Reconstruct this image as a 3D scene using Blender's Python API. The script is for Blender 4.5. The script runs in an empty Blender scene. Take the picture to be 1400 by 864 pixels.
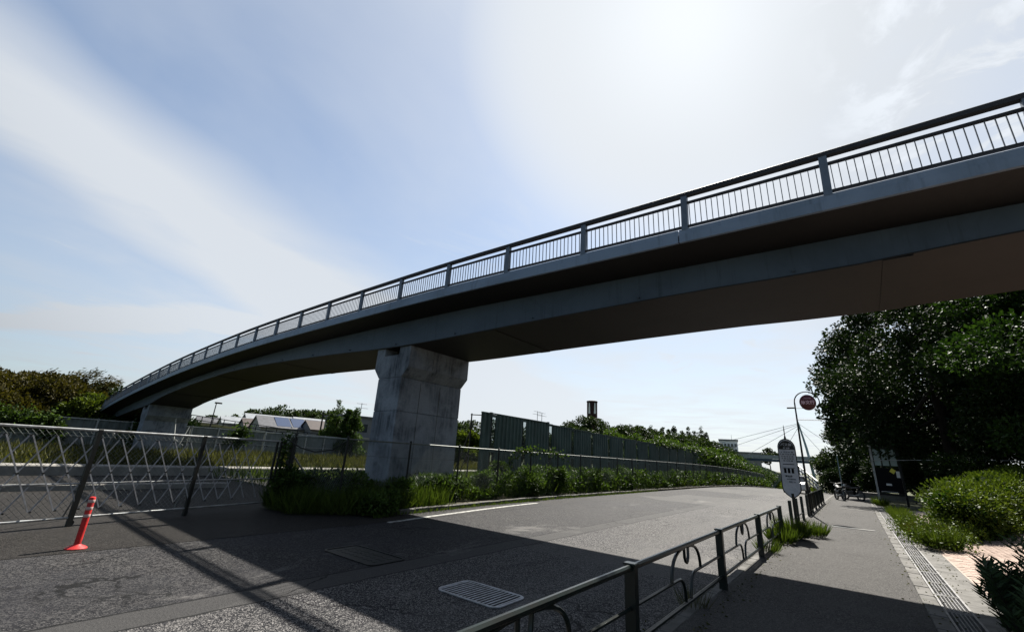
import bpy, bmesh, math, random
import numpy as np
from mathutils import Vector, Matrix
random.seed(7); rng = np.random.default_rng(7)
S = bpy.context.scene
COL = S.collection
PI = math.pi
# ------------------------------------------------------------------ camera
R = Matrix(((0.79474828, 0.14621125, 0.58906489), (0.6043132, -0.28081144, -0.74562088), (0.056398, 0.9485606, -0.31153179)))
EYE = 1.65
cam = bpy.data.cameras.new("camera"); camo = bpy.data.objects.new("camera", cam); COL.objects.link(camo)
camo.matrix_world = Matrix.Translation((0, 0, EYE)) @ R.to_4x4()
cam.sensor_width = 36; cam.lens = 580 / 1400 * 36; cam.clip_end = 5000; cam.clip_start = .05
S.camera = camo
# ------------------------------------------------------------------ sun and sky
SUN_EL, SUN_AZ = math.radians(51.4), math.radians(-10.4)
SD = Vector((math.sin(SUN_AZ) * math.cos(SUN_EL), math.cos(SUN_AZ) * math.cos(SUN_EL), math.sin(SUN_EL)))
sl = bpy.data.lights.new("sun", 'SUN'); sl.energy = 5.0; sl.angle = math.radians(.55); sl.color = (1, .955, .88)
so = bpy.data.objects.new("sun", sl); COL.objects.link(so); so.rotation_euler = SD.to_track_quat('Z', 'Y').to_euler()
S.view_settings.view_transform = 'Standard'; S.view_settings.look = 'None'
S.view_settings.exposure = 1.7; S.view_settings.gamma = 1
W = bpy.data.worlds.new("World"); S.world = W; W.use_nodes = True


class NT:
    def __init__(s, tree): s.t = tree; s.n = tree.nodes; s.l = tree.links
    def new(s, ty, **kw):
        n = s.n.new(ty)
        for k, v in kw.items():
            if k.startswith('i_'): n.inputs[k[2:].replace('_', ' ')].default_value = v
            else: setattr(n, k, v)
        return n
    def link(s, a, b): s.l.new(a, b)
    def math(s, op, a, b=None, c=None, clamp=False):
        n = s.n.new('ShaderNodeMath'); n.operation = op; n.use_clamp = clamp
        for i, v in enumerate((a, b, c)):
            if v is None: continue
            if hasattr(v, 'links'): s.l.new(v, n.inputs[i])
            else: n.inputs[i].default_value = v
        return n.outputs[0]
    def vmath(s, op, a, b=None):
        n = s.n.new('ShaderNodeVectorMath'); n.operation = op
        for i, v in enumerate((a, b)):
            if v is None: continue
            if hasattr(v, 'links'): s.l.new(v, n.inputs[i])
            else: n.inputs[i].default_value = v
        return n
    def mix(s, fac, a, b, blend='MIX'):
        n = s.n.new('ShaderNodeMix'); n.data_type = 'RGBA'; n.blend_type = blend
        for k, v in ((0, fac), (6, a), (7, b)):
            if hasattr(v, 'links'): s.l.new(v, n.inputs[k])
            else: n.inputs[k].default_value = v if k == 0 else (*v, 1)[:4]
        return n.outputs[2]
    def noise(s, vec, scale, detail=4, rough=.55, dist=0, sc3=None):
        if sc3:
            m = s.n.new('ShaderNodeMapping'); m.inputs['Scale'].default_value = sc3; s.l.new(vec, m.inputs[0]); vec = m.outputs[0]
        n = s.n.new('ShaderNodeTexNoise'); n.inputs['Scale'].default_value = scale; n.inputs['Detail'].default_value = detail
        n.inputs['Roughness'].default_value = rough; n.inputs['Distortion'].default_value = dist
        s.l.new(vec, n.inputs['Vector']); return n.outputs['Fac']
    def ramp(s, fac, a, b, lo=0., hi=1.):
        n = s.n.new('ShaderNodeMapRange'); n.clamp = True; n.interpolation_type = 'SMOOTHSTEP'
        n.inputs[1].default_value = a; n.inputs[2].default_value = b; n.inputs[3].default_value = lo; n.inputs[4].default_value = hi
        s.l.new(fac, n.inputs[0]); return n.outputs[0]
    def sep(s, v):
        n = s.n.new('ShaderNodeSeparateXYZ'); s.l.new(v, n.inputs[0]); return n.outputs


w = NT(W.node_tree); w.n.clear()
out = w.new('ShaderNodeOutputWorld'); bg = w.new('ShaderNodeBackground'); w.link(bg.outputs[0], out.inputs[0])
sky = w.new('ShaderNodeTexSky'); sky.sky_type = 'NISHITA'; sky.sun_disc = False
sky.sun_elevation = SUN_EL; sky.sun_rotation = SUN_AZ; sky.air_density = 1.0; sky.dust_density = .9; sky.ozone_density = 1.3
SKY_STRENGTH = .05
bg.inputs[1].default_value = SKY_STRENGTH
tc = w.new('ShaderNodeTexCoord'); d = tc.outputs['Generated']
xyz = w.sep(d)
z = w.math('MAXIMUM', xyz[2], .03)
u = w.math('DIVIDE', xyz[0], z); v = w.math('DIVIDE', xyz[1], z)
cb = w.new('ShaderNodeCombineXYZ'); w.link(u, cb.inputs[0]); w.link(v, cb.inputs[1]); uv = cb.outputs[0]
dot = w.vmath('DOT_PRODUCT', d, tuple(SD)).outputs['Value']
# a broad streak of cirrus running across the left half of the sky
warp = w.noise(uv, .55, 3, .5)
bl = w.math('ADD', w.math('MULTIPLY', u, .42), w.math('MULTIPLY', v, .91))
bl = w.math('ADD', bl, w.math('MULTIPLY', w.math('SUBTRACT', warp, .5), 1.1))
bd = w.math('SUBTRACT', w.math('ADD', u, w.math('MULTIPLY', w.math('SUBTRACT', w.noise(uv, .8, 3), .5), .5)), w.math('ADD', -2.05, w.math('MULTIPLY', v, -.62)))
bd = w.math('DIVIDE', w.math('ADD', bd, .05), w.math('ADD', .9, w.math('MULTIPLY', w.math('MAXIMUM', v, 0.), .55)))
band = w.math('SUBTRACT', 1, w.ramp(w.math('ABSOLUTE', bd), .05, 1.0))
stk = w.noise(uv, 1.0, 6, .55, .5, (1.3, .6, 1))
soft = w.noise(uv, .9, 5, .55, .3)
cl = w.math('MULTIPLY', band, w.ramp(stk, -.1, .62))
wis = w.math('MULTIPLY', w.ramp(w.noise(uv, 1.3, 8, .6, .7, (1.0, .6, 1)), .48, .74), .50)
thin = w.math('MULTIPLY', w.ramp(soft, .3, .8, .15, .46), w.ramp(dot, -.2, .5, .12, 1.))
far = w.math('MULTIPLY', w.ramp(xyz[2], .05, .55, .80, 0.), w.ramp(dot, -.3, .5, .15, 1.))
sunside = w.math('MULTIPLY', w.ramp(dot, .70, .97), w.ramp(w.math('ADD', u, w.math('MULTIPLY', soft, .5)), -.55, .15, .25, 1.))
b2 = w.math('ADD', w.math('ADD', w.math('MULTIPLY', u, -.442), w.math('MULTIPLY', v, .895)), w.math('MULTIPLY', w.math('SUBTRACT', w.noise(uv, .9, 6, .6), .5), 1.2))
band2 = w.math('SUBTRACT', 1, w.ramp(w.math('ABSOLUTE', w.math('SUBTRACT', b2, 3.06)), .05, .75))
band2 = w.math('MULTIPLY', band2, w.math('MULTIPLY', w.ramp(u, -8.5, -6.2), w.ramp(u, -4.2, -3.2, .8, 0.)))
cum = w.math('MULTIPLY', w.ramp(w.noise(uv, 4.2, 10, .62, .5), .46, .62), w.ramp(u, .0, .25))
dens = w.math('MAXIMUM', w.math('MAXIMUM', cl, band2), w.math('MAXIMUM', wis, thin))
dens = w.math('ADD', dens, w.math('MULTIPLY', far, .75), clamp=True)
dens = w.math('ADD', dens, w.math('MULTIPLY', sunside, .72), clamp=True)
dens = w.math('ADD', dens, w.math('MULTIPLY', cum, .45), clamp=True)
dens = w.math('MAXIMUM', w.math('MULTIPLY', dens, .94), w.ramp(dot, .84, .972))
k = 1 / SKY_STRENGTH / 2 ** 1.7
glow = w.math('POWER', w.math('MAXIMUM', dot, 0.), 60)
glow2 = w.math('POWER', w.math('MAXIMUM', dot, 0.), 7)
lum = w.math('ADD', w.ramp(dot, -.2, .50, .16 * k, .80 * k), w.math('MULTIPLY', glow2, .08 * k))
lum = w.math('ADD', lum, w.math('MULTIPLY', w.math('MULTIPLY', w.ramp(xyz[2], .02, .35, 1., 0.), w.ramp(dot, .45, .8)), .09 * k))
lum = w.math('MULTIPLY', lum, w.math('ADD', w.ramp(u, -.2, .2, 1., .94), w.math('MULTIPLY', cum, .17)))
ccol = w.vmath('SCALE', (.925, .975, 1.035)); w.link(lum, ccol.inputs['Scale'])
skym = w.vmath('MULTIPLY', sky.outputs[0], (.85, .915, .93)).outputs[0]
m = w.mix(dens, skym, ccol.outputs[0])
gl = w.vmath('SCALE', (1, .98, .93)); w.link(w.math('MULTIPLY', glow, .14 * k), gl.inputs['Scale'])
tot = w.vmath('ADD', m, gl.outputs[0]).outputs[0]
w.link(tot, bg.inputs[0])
S.render.engine = 'CYCLES'


# ------------------------------------------------------------------ material helpers
def material(name, col, rough=.7, metal=0., spec=.5):
    m = bpy.data.materials.new(name); m.use_nodes = True
    t = NT(m.node_tree); b = t.n['Principled BSDF']
    b.inputs['Base Color'].default_value = (*col, 1); b.inputs['Roughness'].default_value = rough
    b.inputs['Metallic'].default_value = metal; b.inputs['Specular IOR Level'].default_value = spec
    return m, t, b


def bump(t, b, h, strength=.4, dist=.01):
    n = t.new('ShaderNodeBump'); n.inputs['Strength'].default_value = strength; n.inputs['Distance'].default_value = dist
    t.link(h, n.inputs['Height']); t.link(n.outputs[0], b.inputs['Normal'])


def geo(t): return t.new('ShaderNodeNewGeometry').outputs['Position']


def grimy(name, a, b_, scale=2., rough=.7, metal=0., streak=True, bs=.25, spec=.2, fine=40):
    m, t, b = material(name, a, rough, metal, spec)
    P = t.new('ShaderNodeTexCoord').outputs['Object']; P = geo(t)
    n1 = t.noise(P, scale, 6, .65, .4)
    f = t.ramp(n1, .35, .7)
    if streak:
        n2 = t.noise(P, 1.5, 5, .6, .3, (6, 6, .35)); f = t.math('MULTIPLY', f, t.ramp(n2, .3, .7, .35, 1.))
    c = t.mix(f, a, b_)
    n3 = t.noise(P, fine, 3, .6)
    c = t.mix(t.math('MULTIPLY', t.ramp(n3, .3, .75), .25), c, tuple(x * .6 for x in b_))
    t.link(c, b.inputs['Base Color']); bump(t, b, n3, bs, .004)
    return m


def asphalt(name, base, light, zones=False, scale=95, rough=.72):
    m, t, b = material(name, base, rough, 0, .06)
    P = geo(t)
    vo = t.new('ShaderNodeTexVoronoi'); vo.feature = 'F1'; vo.inputs['Scale'].default_value = scale; t.link(P, vo.inputs['Vector'])
    sp = t.sep(vo.outputs['Color'])[0]
    vo2 = t.new('ShaderNodeTexVoronoi'); vo2.inputs['Scale'].default_value = scale * .42; t.link(P, vo2.inputs['Vector'])
    sp2 = t.sep(vo2.outputs['Color'])[1]
    big = t.noise(P, .35, 5, .6, .6); mid = t.noise(P, 2.6, 5, .65, .5)
    c = t.mix(t.ramp(sp, .5, 1.05), tuple(x * .5 for x in base), light)
    c = t.mix(t.math('MULTIPLY', t.ramp(sp2, .6, .95), .5), c, tuple(x * 1.15 for x in light))
    c = t.mix(t.ramp(big, .35, .68, 0, .55), c, tuple(x * 1.5 + .004 for x in base))
    c = t.mix(t.ramp(mid, .5, .75, 0, .4), c, tuple(x * .7 for x in base))
    if zones:
        x, y, _ = t.sep(P)
        wob = t.math('MULTIPLY', t.math('SUBTRACT', t.noise(P, 1.4, 4, .6), .5), .12)
        xx = t.math('ADD', x, wob)
        coarse = t.ramp(xx, -5.36, -5.30)
        c = t.mix(t.math('MULTIPLY', coarse, t.ramp(sp, .6, .95, 0., .6)), c, (.20, .19, .18))
        strip = t.math('MULTIPLY', t.ramp(xx, -5.82, -5.77), t.math('SUBTRACT', 1, coarse))
        c = t.mix(t.math('MULTIPLY', strip, .75), c, (.036, .035, .034))
        # longitudinal and cross cracks and seams
        for x0 in (-5.8, -5.33, -8.93):
            s_ = t.math('SUBTRACT', 1, t.ramp(t.math('ABSOLUTE', t.math('SUBTRACT', xx, x0)), .006, .03))
            c = t.mix(t.math('MULTIPLY', s_, .9), c, (.006, .006, .006))
        vc = t.new('ShaderNodeTexVoronoi'); vc.feature = 'DISTANCE_TO_EDGE'; vc.inputs['Scale'].default_value = .42
        dn = t.new('ShaderNodeVectorMath'); dn.operation = 'ADD'
        nn = t.new('ShaderNodeTexNoise'); nn.inputs['Scale'].default_value = 1.6; nn.inputs['Detail'].default_value = 6; t.link(P, nn.inputs['Vector'])
        t.link(P, dn.inputs[0]); t.link(nn.outputs['Color'], dn.inputs[1]); t.link(dn.outputs[0], vc.inputs['Vector'])
        ck = t.math('SUBTRACT', 1, t.ramp(vc.outputs['Distance'], .003, .012))
        ck = t.math('MULTIPLY', ck, t.ramp(t.noise(P, .5, 3), .42, .6))
        c = t.mix(t.math('MULTIPLY', ck, .95), c, (.005, .005, .005))
        # resurfaced patches across the lanes
        vp = t.new('ShaderNodeTexVoronoi'); vp.distance = 'CHEBYCHEV'; vp.inputs['Scale'].default_value = .16; vp.inputs['Randomness'].default_value = .8
        t.link(P, vp.inputs['Vector'])
        pt = t.sep(vp.outputs['Color'])[2]
        c = t.mix(t.ramp(pt, .55, .6, 0, .5), c, (.058, .056, .053))
        oil = t.ramp(t.noise(P, .9, 5, .6, .8, (1, .35, 1)), .60, .74, 0, .6)
        c = t.mix(oil, c, (.012, .012, .013))
        pale = t.ramp(t.noise(P, .7, 6, .7, .4, (1, .5, 1)), .56, .70, 0, .55)
        c = t.mix(t.math('MULTIPLY', pale, t.ramp(xx, -9.2, -6.)), c, (.115, .110, .104))
        tr = t.math('SUBTRACT', 1, t.ramp(t.math('ABSOLUTE', t.math('SUBTRACT', x, -3.5)), .2, .8))
        c = t.mix(t.math('MULTIPLY', tr, .22), c, (.07, .068, .066))
    t.link(c, b.inputs['Base Color'])
    h = t.math('ADD', vo.outputs['Distance'], t.math('MULTIPLY', vo2.outputs['Distance'], .8))
    bump(t, b, h, .55, .008)
    return m


def leafmat(name, dark, light, tr=.35, rough=.5):
    m, t, b = material(name, dark, max(rough, .55), 0, .08)
    g = t.new('ShaderNodeNewGeometry')
    n = t.noise(g.outputs['Position'], .6, 3, .6)
    f = t.math('ADD', t.math('MULTIPLY', g.outputs['Random Per Island'], .75), t.math('MULTIPLY', t.math('SUBTRACT', n, .4), .9), clamp=True)
    c = t.mix(f, dark, light); t.link(c, b.inputs['Base Color'])
    tl = t.new('ShaderNodeBsdfTranslucent'); c2 = t.mix(1, c, (1.3, 1.35, .55), 'MULTIPLY'); t.link(c2, tl.inputs[0])
    mx = t.new('ShaderNodeMixShader'); mx.inputs[0].default_value = tr
    t.link(b.outputs[0], mx.inputs[1]); t.link(tl.outputs[0], mx.inputs[2]); t.link(mx.outputs[0], t.n['Material Output'].inputs[0])
    return m


M = {}
M['road'] = asphalt('road_asphalt', (.0095, .0095, .011), (.068, .065, .062), True)
M['apron'] = asphalt('driveway_asphalt', (.011, .010, .009), (.034, .031, .028), scale=120)
M['walk'] = asphalt('pavement_asphalt', (.028, .0265, .025), (.082, .078, .073), scale=150, rough=.75)
M['concrete'] = grimy('weathered_concrete', (.36, .355, .345), (.13, .13, .135), 1.3, .85)
M['pier'] = grimy('stained_pier_concrete', (.20, .22, .25), (.030, .036, .046), 1.1, .85, fine=22, bs=.4)
M['kerb'] = grimy('kerb_concrete', (.105, .10, .092), (.04, .038, .033), 2.2, .85, streak=False)
M['stripe'] = grimy('pale_new_concrete', (.20, .19, .17), (.11, .105, .095), .8, .85, streak=False)
M['steel'] = grimy('bluegrey_bridge_paint', (.115, .15, .195), (.08, .105, .14), .7, .5, bs=.05)
M['fascia'] = grimy('fascia_paint', (.165, .22, .30), (.12, .16, .22), 1.2, .5, bs=.05)
M['under'] = grimy('shaded_deck_paint', (.016, .015, .015), (.010, .010, .010), .6, .6, bs=.05)  # bridge paint with the shade below the overhang put into its colour
M['soffit'] = grimy('shaded_soffit_paint', (.020, .0175, .0165), (.012, .011, .0105), .5, .6, bs=.08)  # bridge paint, its shade and brown ground bounce painted into the colour
M['bal'] = grimy('baluster_paint', (.12, .135, .155), (.08, .09, .10), 4, .4, bs=0)
M['grate'] = grimy('worn_grate_steel', (.15, .15, .15), (.06, .055, .05), 9, .5, .3, bs=.05)
M['rail'] = grimy('dark_railing_paint', (.025, .027, .032), (.015, .015, .018), 4, .65, bs=.03)
M['postm'] = grimy('bridge_post_paint', (.10, .13, .175), (.07, .09, .12), 4, .45, bs=.03)
M['green'] = grimy('dark_green_rail_paint', (.004, .009, .008), (.006, .006, .005), 5, .3, bs=.05, spec=.3)
M['galv'] = grimy('galvanised_steel', (.30, .31, .31), (.13, .12, .11), 5, .45, .6, bs=.05)
M['darksteel'] = grimy('dark_weathered_steel', (.018, .019, .018), (.010, .009, .007), 5, .5, .2, bs=.05)
M['mesh'] = grimy('fence_wire', (.12, .135, .125), (.06, .055, .045), 5, .5, .2, bs=0)
M['barrier'] = grimy('green_corrugated_panel', (.060, .092, .085), (.030, .046, .042), 1.0, .55, bs=.08)
M['greypanel'] = grimy('grey_green_panel', (.12, .135, .13), (.06, .07, .065), 1.0, .6, bs=.08)
M['whitepost'] = grimy('white_painted_steel', (.34, .35, .34), (.17, .165, .15), 4, .5)
M['red'] = grimy('red_rubber', (.45, .022, .02), (.22, .02, .02), 9, .5, streak=False)
M['reflect'], _, _ = material('dull_white_band', (.34, .24, .22), .4)
M['white'] = grimy('worn_white_paint', (.34, .335, .31), (.07, .068, .065), 9, .7, streak=False, fine=60)
M['pink'] = grimy('pink_brick', (.29, .215, .175), (.22, .16, .13), 5, .85, streak=False)
M['pinkbed'] = grimy('brick_bed_mortar', (.30, .24, .20), (.22, .18, .15), 5, .9, streak=False)
M['grass'] = leafmat('grass_blades', (.014, .028, .005), (.065, .090, .016), .3)
M['dry'] = leafmat('dry_weeds', (.016, .020, .005), (.070, .068, .022), .28)
M['weed'] = leafmat('weed_leaves', (.005, .014, .003), (.060, .098, .022), .28)
M['leafdark'] = leafmat('evergreen_leaves', (.0025, .007, .002), (.017, .033, .008), .15, .6)
M['leafmid'] = leafmat('broad_leaves', (.003, .011, .002), (.026, .054, .010), .24, .6)
M['hedge'] = leafmat('azalea_leaves', (.014, .028, .004), (.105, .145, .018), .16)
M['bamboo'] = leafmat('bamboo_leaves', (.010, .011, .003), (.056, .046, .010), .28)
M['yellowgreen'] = leafmat('yellowgreen_leaves', (.014, .024, .004), (.080, .105, .016), .3)
M['farleaf'] = leafmat('distant_leaves', (.008, .016, .006), (.034, .054, .016), .2)
M['oleander'] = leafmat('oleander_leaves', (.014, .024, .012), (.04, .065, .03), .2, .35)
M['bark'] = grimy('bark', (.032, .026, .02), (.015, .012, .01), 6, .9, bs=.6)
M['bank'] = grimy('green_bank', (.060, .095, .018), (.035, .06, .012), .8, .95, streak=False)
M['soil'] = grimy('soil', (.07, .06, .04), (.04, .045, .02), 1.5, .95, streak=False)
M['terrain'] = grimy('grassy_earth', (.030, .038, .012), (.055, .055, .022), .25, .95, streak=False, fine=3)
M['roof'] = grimy('grey_roof_tiles', (.08, .08, .085), (.05, .05, .05), 2, .5, streak=False)
M['roofbrown'] = grimy('brown_roof_tiles', (.045, .032, .028), (.03, .024, .02), 2, .6, streak=False)
M['roofpale'] = grimy('pale_metal_roof', (.22, .23, .24), (.14, .15, .155), 2, .4, streak=False)
M['solar'], _, _ = material('solar_glass', (.03, .04, .07), .2)
M['wall'] = grimy('cream_render', (.24, .235, .22), (.16, .155, .145), 1, .8)
M['wallgrey'] = grimy('grey_render', (.13, .135, .145), (.09, .09, .095), 1, .8)
M['glass'], _, _ = material('window_glass', (.02, .025, .03), .12)
M['brown'] = grimy('dark_red_brown_cladding', (.028, .010, .009), (.018, .008, .007), 2, .7)
M['black'], _, _ = material('ink_and_shade_black', (.008, .008, .009), .9, 0, .1)  # print, and also the painted shade under the drain bars
M['bar'] = grimy('worn_bright_steel', (.30, .30, .31), (.18, .175, .17), 9, .5, streak=False)
M['plate'] = grimy('pale_enamel_plate', (.36, .38, .43), (.26, .275, .31), 6, .35, bs=.02)
M['signred'], _, _ = material('deep_red_enamel', (.07, .004, .007), .35)
M['pinkink'], _, _ = material('pale_pink_lettering', (.65, .42, .46), .5)
M['yellow'], _, _ = material('yellow_sheet', (.7, .62, .08), .6)
M['paper'], _, _ = material('white_paper', (.6, .6, .58), .7)
M['bluegreen'] = grimy('blue_green_mast_paint', (.20, .27, .28), (.14, .19, .2), 2, .5)
M['tyre'], _, _ = material('tyre_rubber', (.02, .02, .02), .8)
M['carwhite'], _, _ = material('white_car_paint', (.65, .66, .67), .25)
M['lamp'], _, _ = material('clear_lens', (.5, .5, .5), .15)
M['orange'], _, _ = material('orange_lens', (.6, .15, .02), .3)


def clear(name, col, tr):
    m, t, b = material(name, col, .25)
    tp = t.new('ShaderNodeBsdfTransparent'); tp.inputs[0].default_value = (.8, .85, .85, 1)
    mx = t.new('ShaderNodeMixShader'); mx.inputs[0].default_value = tr
    t.link(b.outputs[0], mx.inputs[1]); t.link(tp.outputs[0], mx.inputs[2]); t.link(mx.outputs[0], t.n['Material Output'].inputs[0])
    return m


M['poly'] = clear('dusty_clear_panel', (.10, .11, .11), .86)
M['board'] = clear('tinted_pane', (.26, .34, .34), .2)


# ------------------------------------------------------------------ mesh helpers
class MB:
    def __init__(s): s.v = []; s.f = []
    def add(s, vs, fs):
        o = len(s.v); s.v += [tuple(p) for p in vs]; s.f += [tuple(i + o for i in f) for f in fs]; return s
    def box(s, x0, x1, y0, y1, z0, z1, mat=None):
        vs = [(x, y, z) for x in (x0, x1) for y in (y0, y1) for z in (z0, z1)]
        if mat: vs = [mat @ Vector(p) for p in vs]
        return s.add(vs, [(0, 1, 3, 2), (4, 6, 7, 5), (0, 4, 5, 1), (2, 3, 7, 6), (0, 2, 6, 4), (1, 5, 7, 3)])
    def bbox(s, x0, x1, y0, y1, z0, z1, c=.01):
        """box with chamfered top edges"""
        o = [(x0, y0), (x1, y0), (x1, y1), (x0, y1)]; i = [(x0 + c, y0 + c), (x1 - c, y0 + c), (x1 - c, y1 - c), (x0 + c, y1 - c)]
        vs = [(*p, z0) for p in o] + [(*p, z1 - c) for p in o] + [(*p, z1) for p in i]
        fs = [(3, 2, 1, 0), (8, 9, 10, 11)]
        for k in range(4):
            j = (k + 1) % 4; fs += [(k, j, j + 4, k + 4), (k + 4, j + 4, j + 8, k + 8)]
        return s.add(vs, fs)
    def tube(s, pts, r, n=6, cap=True, squash=1.):
        pts = [Vector(p) for p in pts]; rs = r if isinstance(r, (list, tuple)) else [r] * len(pts)
        base = len(s.v); up = None
        for i, p in enumerate(pts):
            a = pts[max(i - 1, 0)]; b = pts[min(i + 1, len(pts) - 1)]; t = (b - a).normalized()
            if up is None: up = Vector((0, 0, 1)) if abs(t.z) < .9 else Vector((0, 1, 0))
            x = t.cross(up).normalized(); y = x.cross(t).normalized(); up = y
            for k in range(n):
                an = 2 * PI * (k + .5) / n; s.v.append(tuple(p + x * math.cos(an) * rs[i] + y * math.sin(an) * rs[i] * squash))
        for i in range(len(pts) - 1):
            for k in range(n):
                a = base + i * n + k; b = base + i * n + (k + 1) % n; s.f.append((a, b, b + n, a + n))
        if cap: s.f.append(tuple(base + k for k in range(n))[::-1]); e = base + (len(pts) - 1) * n; s.f.append(tuple(e + k for k in range(n)))
        return s
    def lathe(s, prof, n=16, c=(0, 0, 0)):
        base = len(s.v)
        for (r, z) in prof:
            for k in range(n): an = 2 * PI * k / n; s.v.append((c[0] + r * math.cos(an), c[1] + r * math.sin(an), c[2] + z))
        for i in range(len(prof) - 1):
            for k in range(n): a = base + i * n + k; b = base + i * n + (k + 1) % n; s.f.append((a, b, b + n, a + n))
        s.f.append(tuple(base + k for k in range(n))[::-1]); e = base + (len(prof) - 1) * n; s.f.append(tuple(e + k for k in range(n)))
        return s
    def prism(s, poly, y0, y1, axis='y'):
        """polygon of (a,b) extruded; axis y: (x,z) polygon along y; axis z: (x,y) polygon along z; axis x: (y,z) along x"""
        f = {'y': lambda a, b, t: (a, t, b), 'z': lambda a, b, t: (a, b, t), 'x': lambda a, b, t: (t, a, b)}[axis]
        n = len(poly); vs = [f(a, b, y0) for a, b in poly] + [f(a, b, y1) for a, b in poly]
        return s.add(vs, [tuple(range(n))[::-1], tuple(range(n, 2 * n))] + [(i, (i + 1) % n, (i + 1) % n + n, i + n) for i in range(n)])
    def mesh(s, name, m, smooth=False):
        me = bpy.data.meshes.new(name); me.from_pydata(s.v, [], s.f); me.materials.append(m)
        bm = bmesh.new(); bm.from_mesh(me); bmesh.ops.recalc_face_normals(bm, faces=bm.faces); bm.to_mesh(me); bm.free()
        if smooth:
            for p in me.polygons: p.use_smooth = True
            try: me.set_sharp_from_angle(angle=math.radians(40))
            except Exception: pass
        return me
    def build(s, name, m, parent=None, smooth=False, kind=None):
        return link(name, s.mesh(name, m, smooth), parent, kind)


def link(name, me, parent=None, kind=None, loc=None):
    o = bpy.data.objects.new(name, me); COL.objects.link(o)
    if parent: o.parent = parent
    if kind: o['kind'] = kind
    if loc is not None: o.location = loc
    return o


def tag(o, label=None, cat=None, group=None, kind=None):
    if label: o['label'] = label
    if cat: o['category'] = cat
    if group: o['group'] = group
    if kind: o['kind'] = kind
    return o


def thing(name, label, cat, loc=(0, 0, 0), rz=0, group=None):
    o = bpy.data.objects.new(name, None); COL.objects.link(o); o.location = loc; o.rotation_euler = (0, 0, rz)
    o.empty_display_size = .2
    return tag(o, label, cat, group)


def dup(o, loc, rz=0, label=None, scale=None):
    c = o.copy(); COL.objects.link(c); c.location = loc; c.rotation_euler = (0, 0, rz)
    if label: c['label'] = label
    if scale: c.scale = scale
    for ch in list(o.children):
        e = ch.copy(); COL.objects.link(e); e.parent = c
        for g in list(ch.children): h = g.copy(); COL.objects.link(h); h.parent = e
    return c


def ray(px, py):
    return R @ Vector((px - 700, 432 - py, -580))
def on_y(px, py, Y): r = ray(px, py); t = Y / r.y; return Vector((r.x * t, Y, EYE + r.z * t))
def on_x(px, py, X): r = ray(px, py); t = X / r.x; return Vector((X, r.y * t, EYE + r.z * t))
def on_d(px, py, D): r = ray(px, py); t = D / math.hypot(r.x, r.y); return Vector((r.x * t, r.y * t, EYE + r.z * t))


ORD = 'first second third fourth fifth sixth seventh eighth ninth tenth eleventh twelfth thirteenth fourteenth fifteenth sixteenth seventeenth eighteenth nineteenth twentieth'.split() + ['twenty ' + a for a in ('first', 'second', 'third')]
def streaky(name, a, b_, rust):
    m, t, b = material(name, a, .5, 0, .2); P = geo(t)
    f = t.ramp(t.noise(P, .5, 6, .65, .6), .35, .7); c = t.mix(f, a, b_)
    st = t.ramp(t.noise(P, 1.4, 5, .65, .2, (5, 5, .30)), .52, .78, 0, .6); c = t.mix(st, c, tuple(x * .45 for x in b_))
    ru = t.ramp(t.noise(P, 2.2, 6, .7, .3, (3, 3, .6)), .66, .80, 0, .7); c = t.mix(ru, c, rust)
    t.link(c, b.inputs['Base Color']); return m


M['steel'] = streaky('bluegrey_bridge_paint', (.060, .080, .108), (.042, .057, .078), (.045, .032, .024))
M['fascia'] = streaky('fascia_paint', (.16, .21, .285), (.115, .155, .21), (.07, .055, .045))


def prof(y):  # the road runs level and then dips away behind a crest
    return 0. if y < 35 else max(-(y - 35) ** 2 / 2200., -3.2)


def leaves(name, P, N, L, Wd, m, parent=None, kind=None, fold=.25, blade=False):
    """P centres (n,3), N axis directions (n,3), L length, Wd width: one folded diamond per leaf"""
    n = len(P); P = np.asarray(P, float); N = np.asarray(N, float)
    N = N / (np.linalg.norm(N, axis=1, keepdims=True) + 1e-9)
    rnd = rng.normal(size=(n, 3)); S_ = np.cross(N, rnd); S_ /= np.linalg.norm(S_, axis=1, keepdims=True) + 1e-9
    T = np.cross(N, S_)
    L = np.broadcast_to(L, (n,))[:, None]; Wd = np.broadcast_to(Wd, (n,))[:, None]
    a = P; c = P + N * L; mid = P + N * L * .45
    b1 = mid + S_ * Wd * .5 + T * Wd * fold; b2 = mid - S_ * Wd * .5 + T * Wd * fold
    V = np.empty((n, 4, 3)); V[:, 0] = a; V[:, 1] = b1; V[:, 2] = c; V[:, 3] = b2
    me = bpy.data.meshes.new(name); me.vertices.add(4 * n); me.vertices.foreach_set('co', V.reshape(-1).astype(np.float32))
    idx = np.arange(4 * n).reshape(n, 4); tri = np.empty((n, 2, 3), int); tri[:, 0] = idx[:, [0, 1, 2]]; tri[:, 1] = idx[:, [0, 2, 3]]
    me.loops.add(6 * n); me.loops.foreach_set('vertex_index', tri.reshape(-1).astype(np.int32))
    me.polygons.add(2 * n); me.polygons.foreach_set('loop_start', np.arange(0, 6 * n, 3, dtype=np.int32)); me.polygons.foreach_set('loop_total', np.full(2 * n, 3, np.int32))
    me.update(calc_edges=True); me.materials.append(m)
    return link(name, me, parent, kind)


def unit(n):
    v_ = rng.normal(size=(n, 3)); return v_ / np.linalg.norm(v_, axis=1, keepdims=True)


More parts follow.
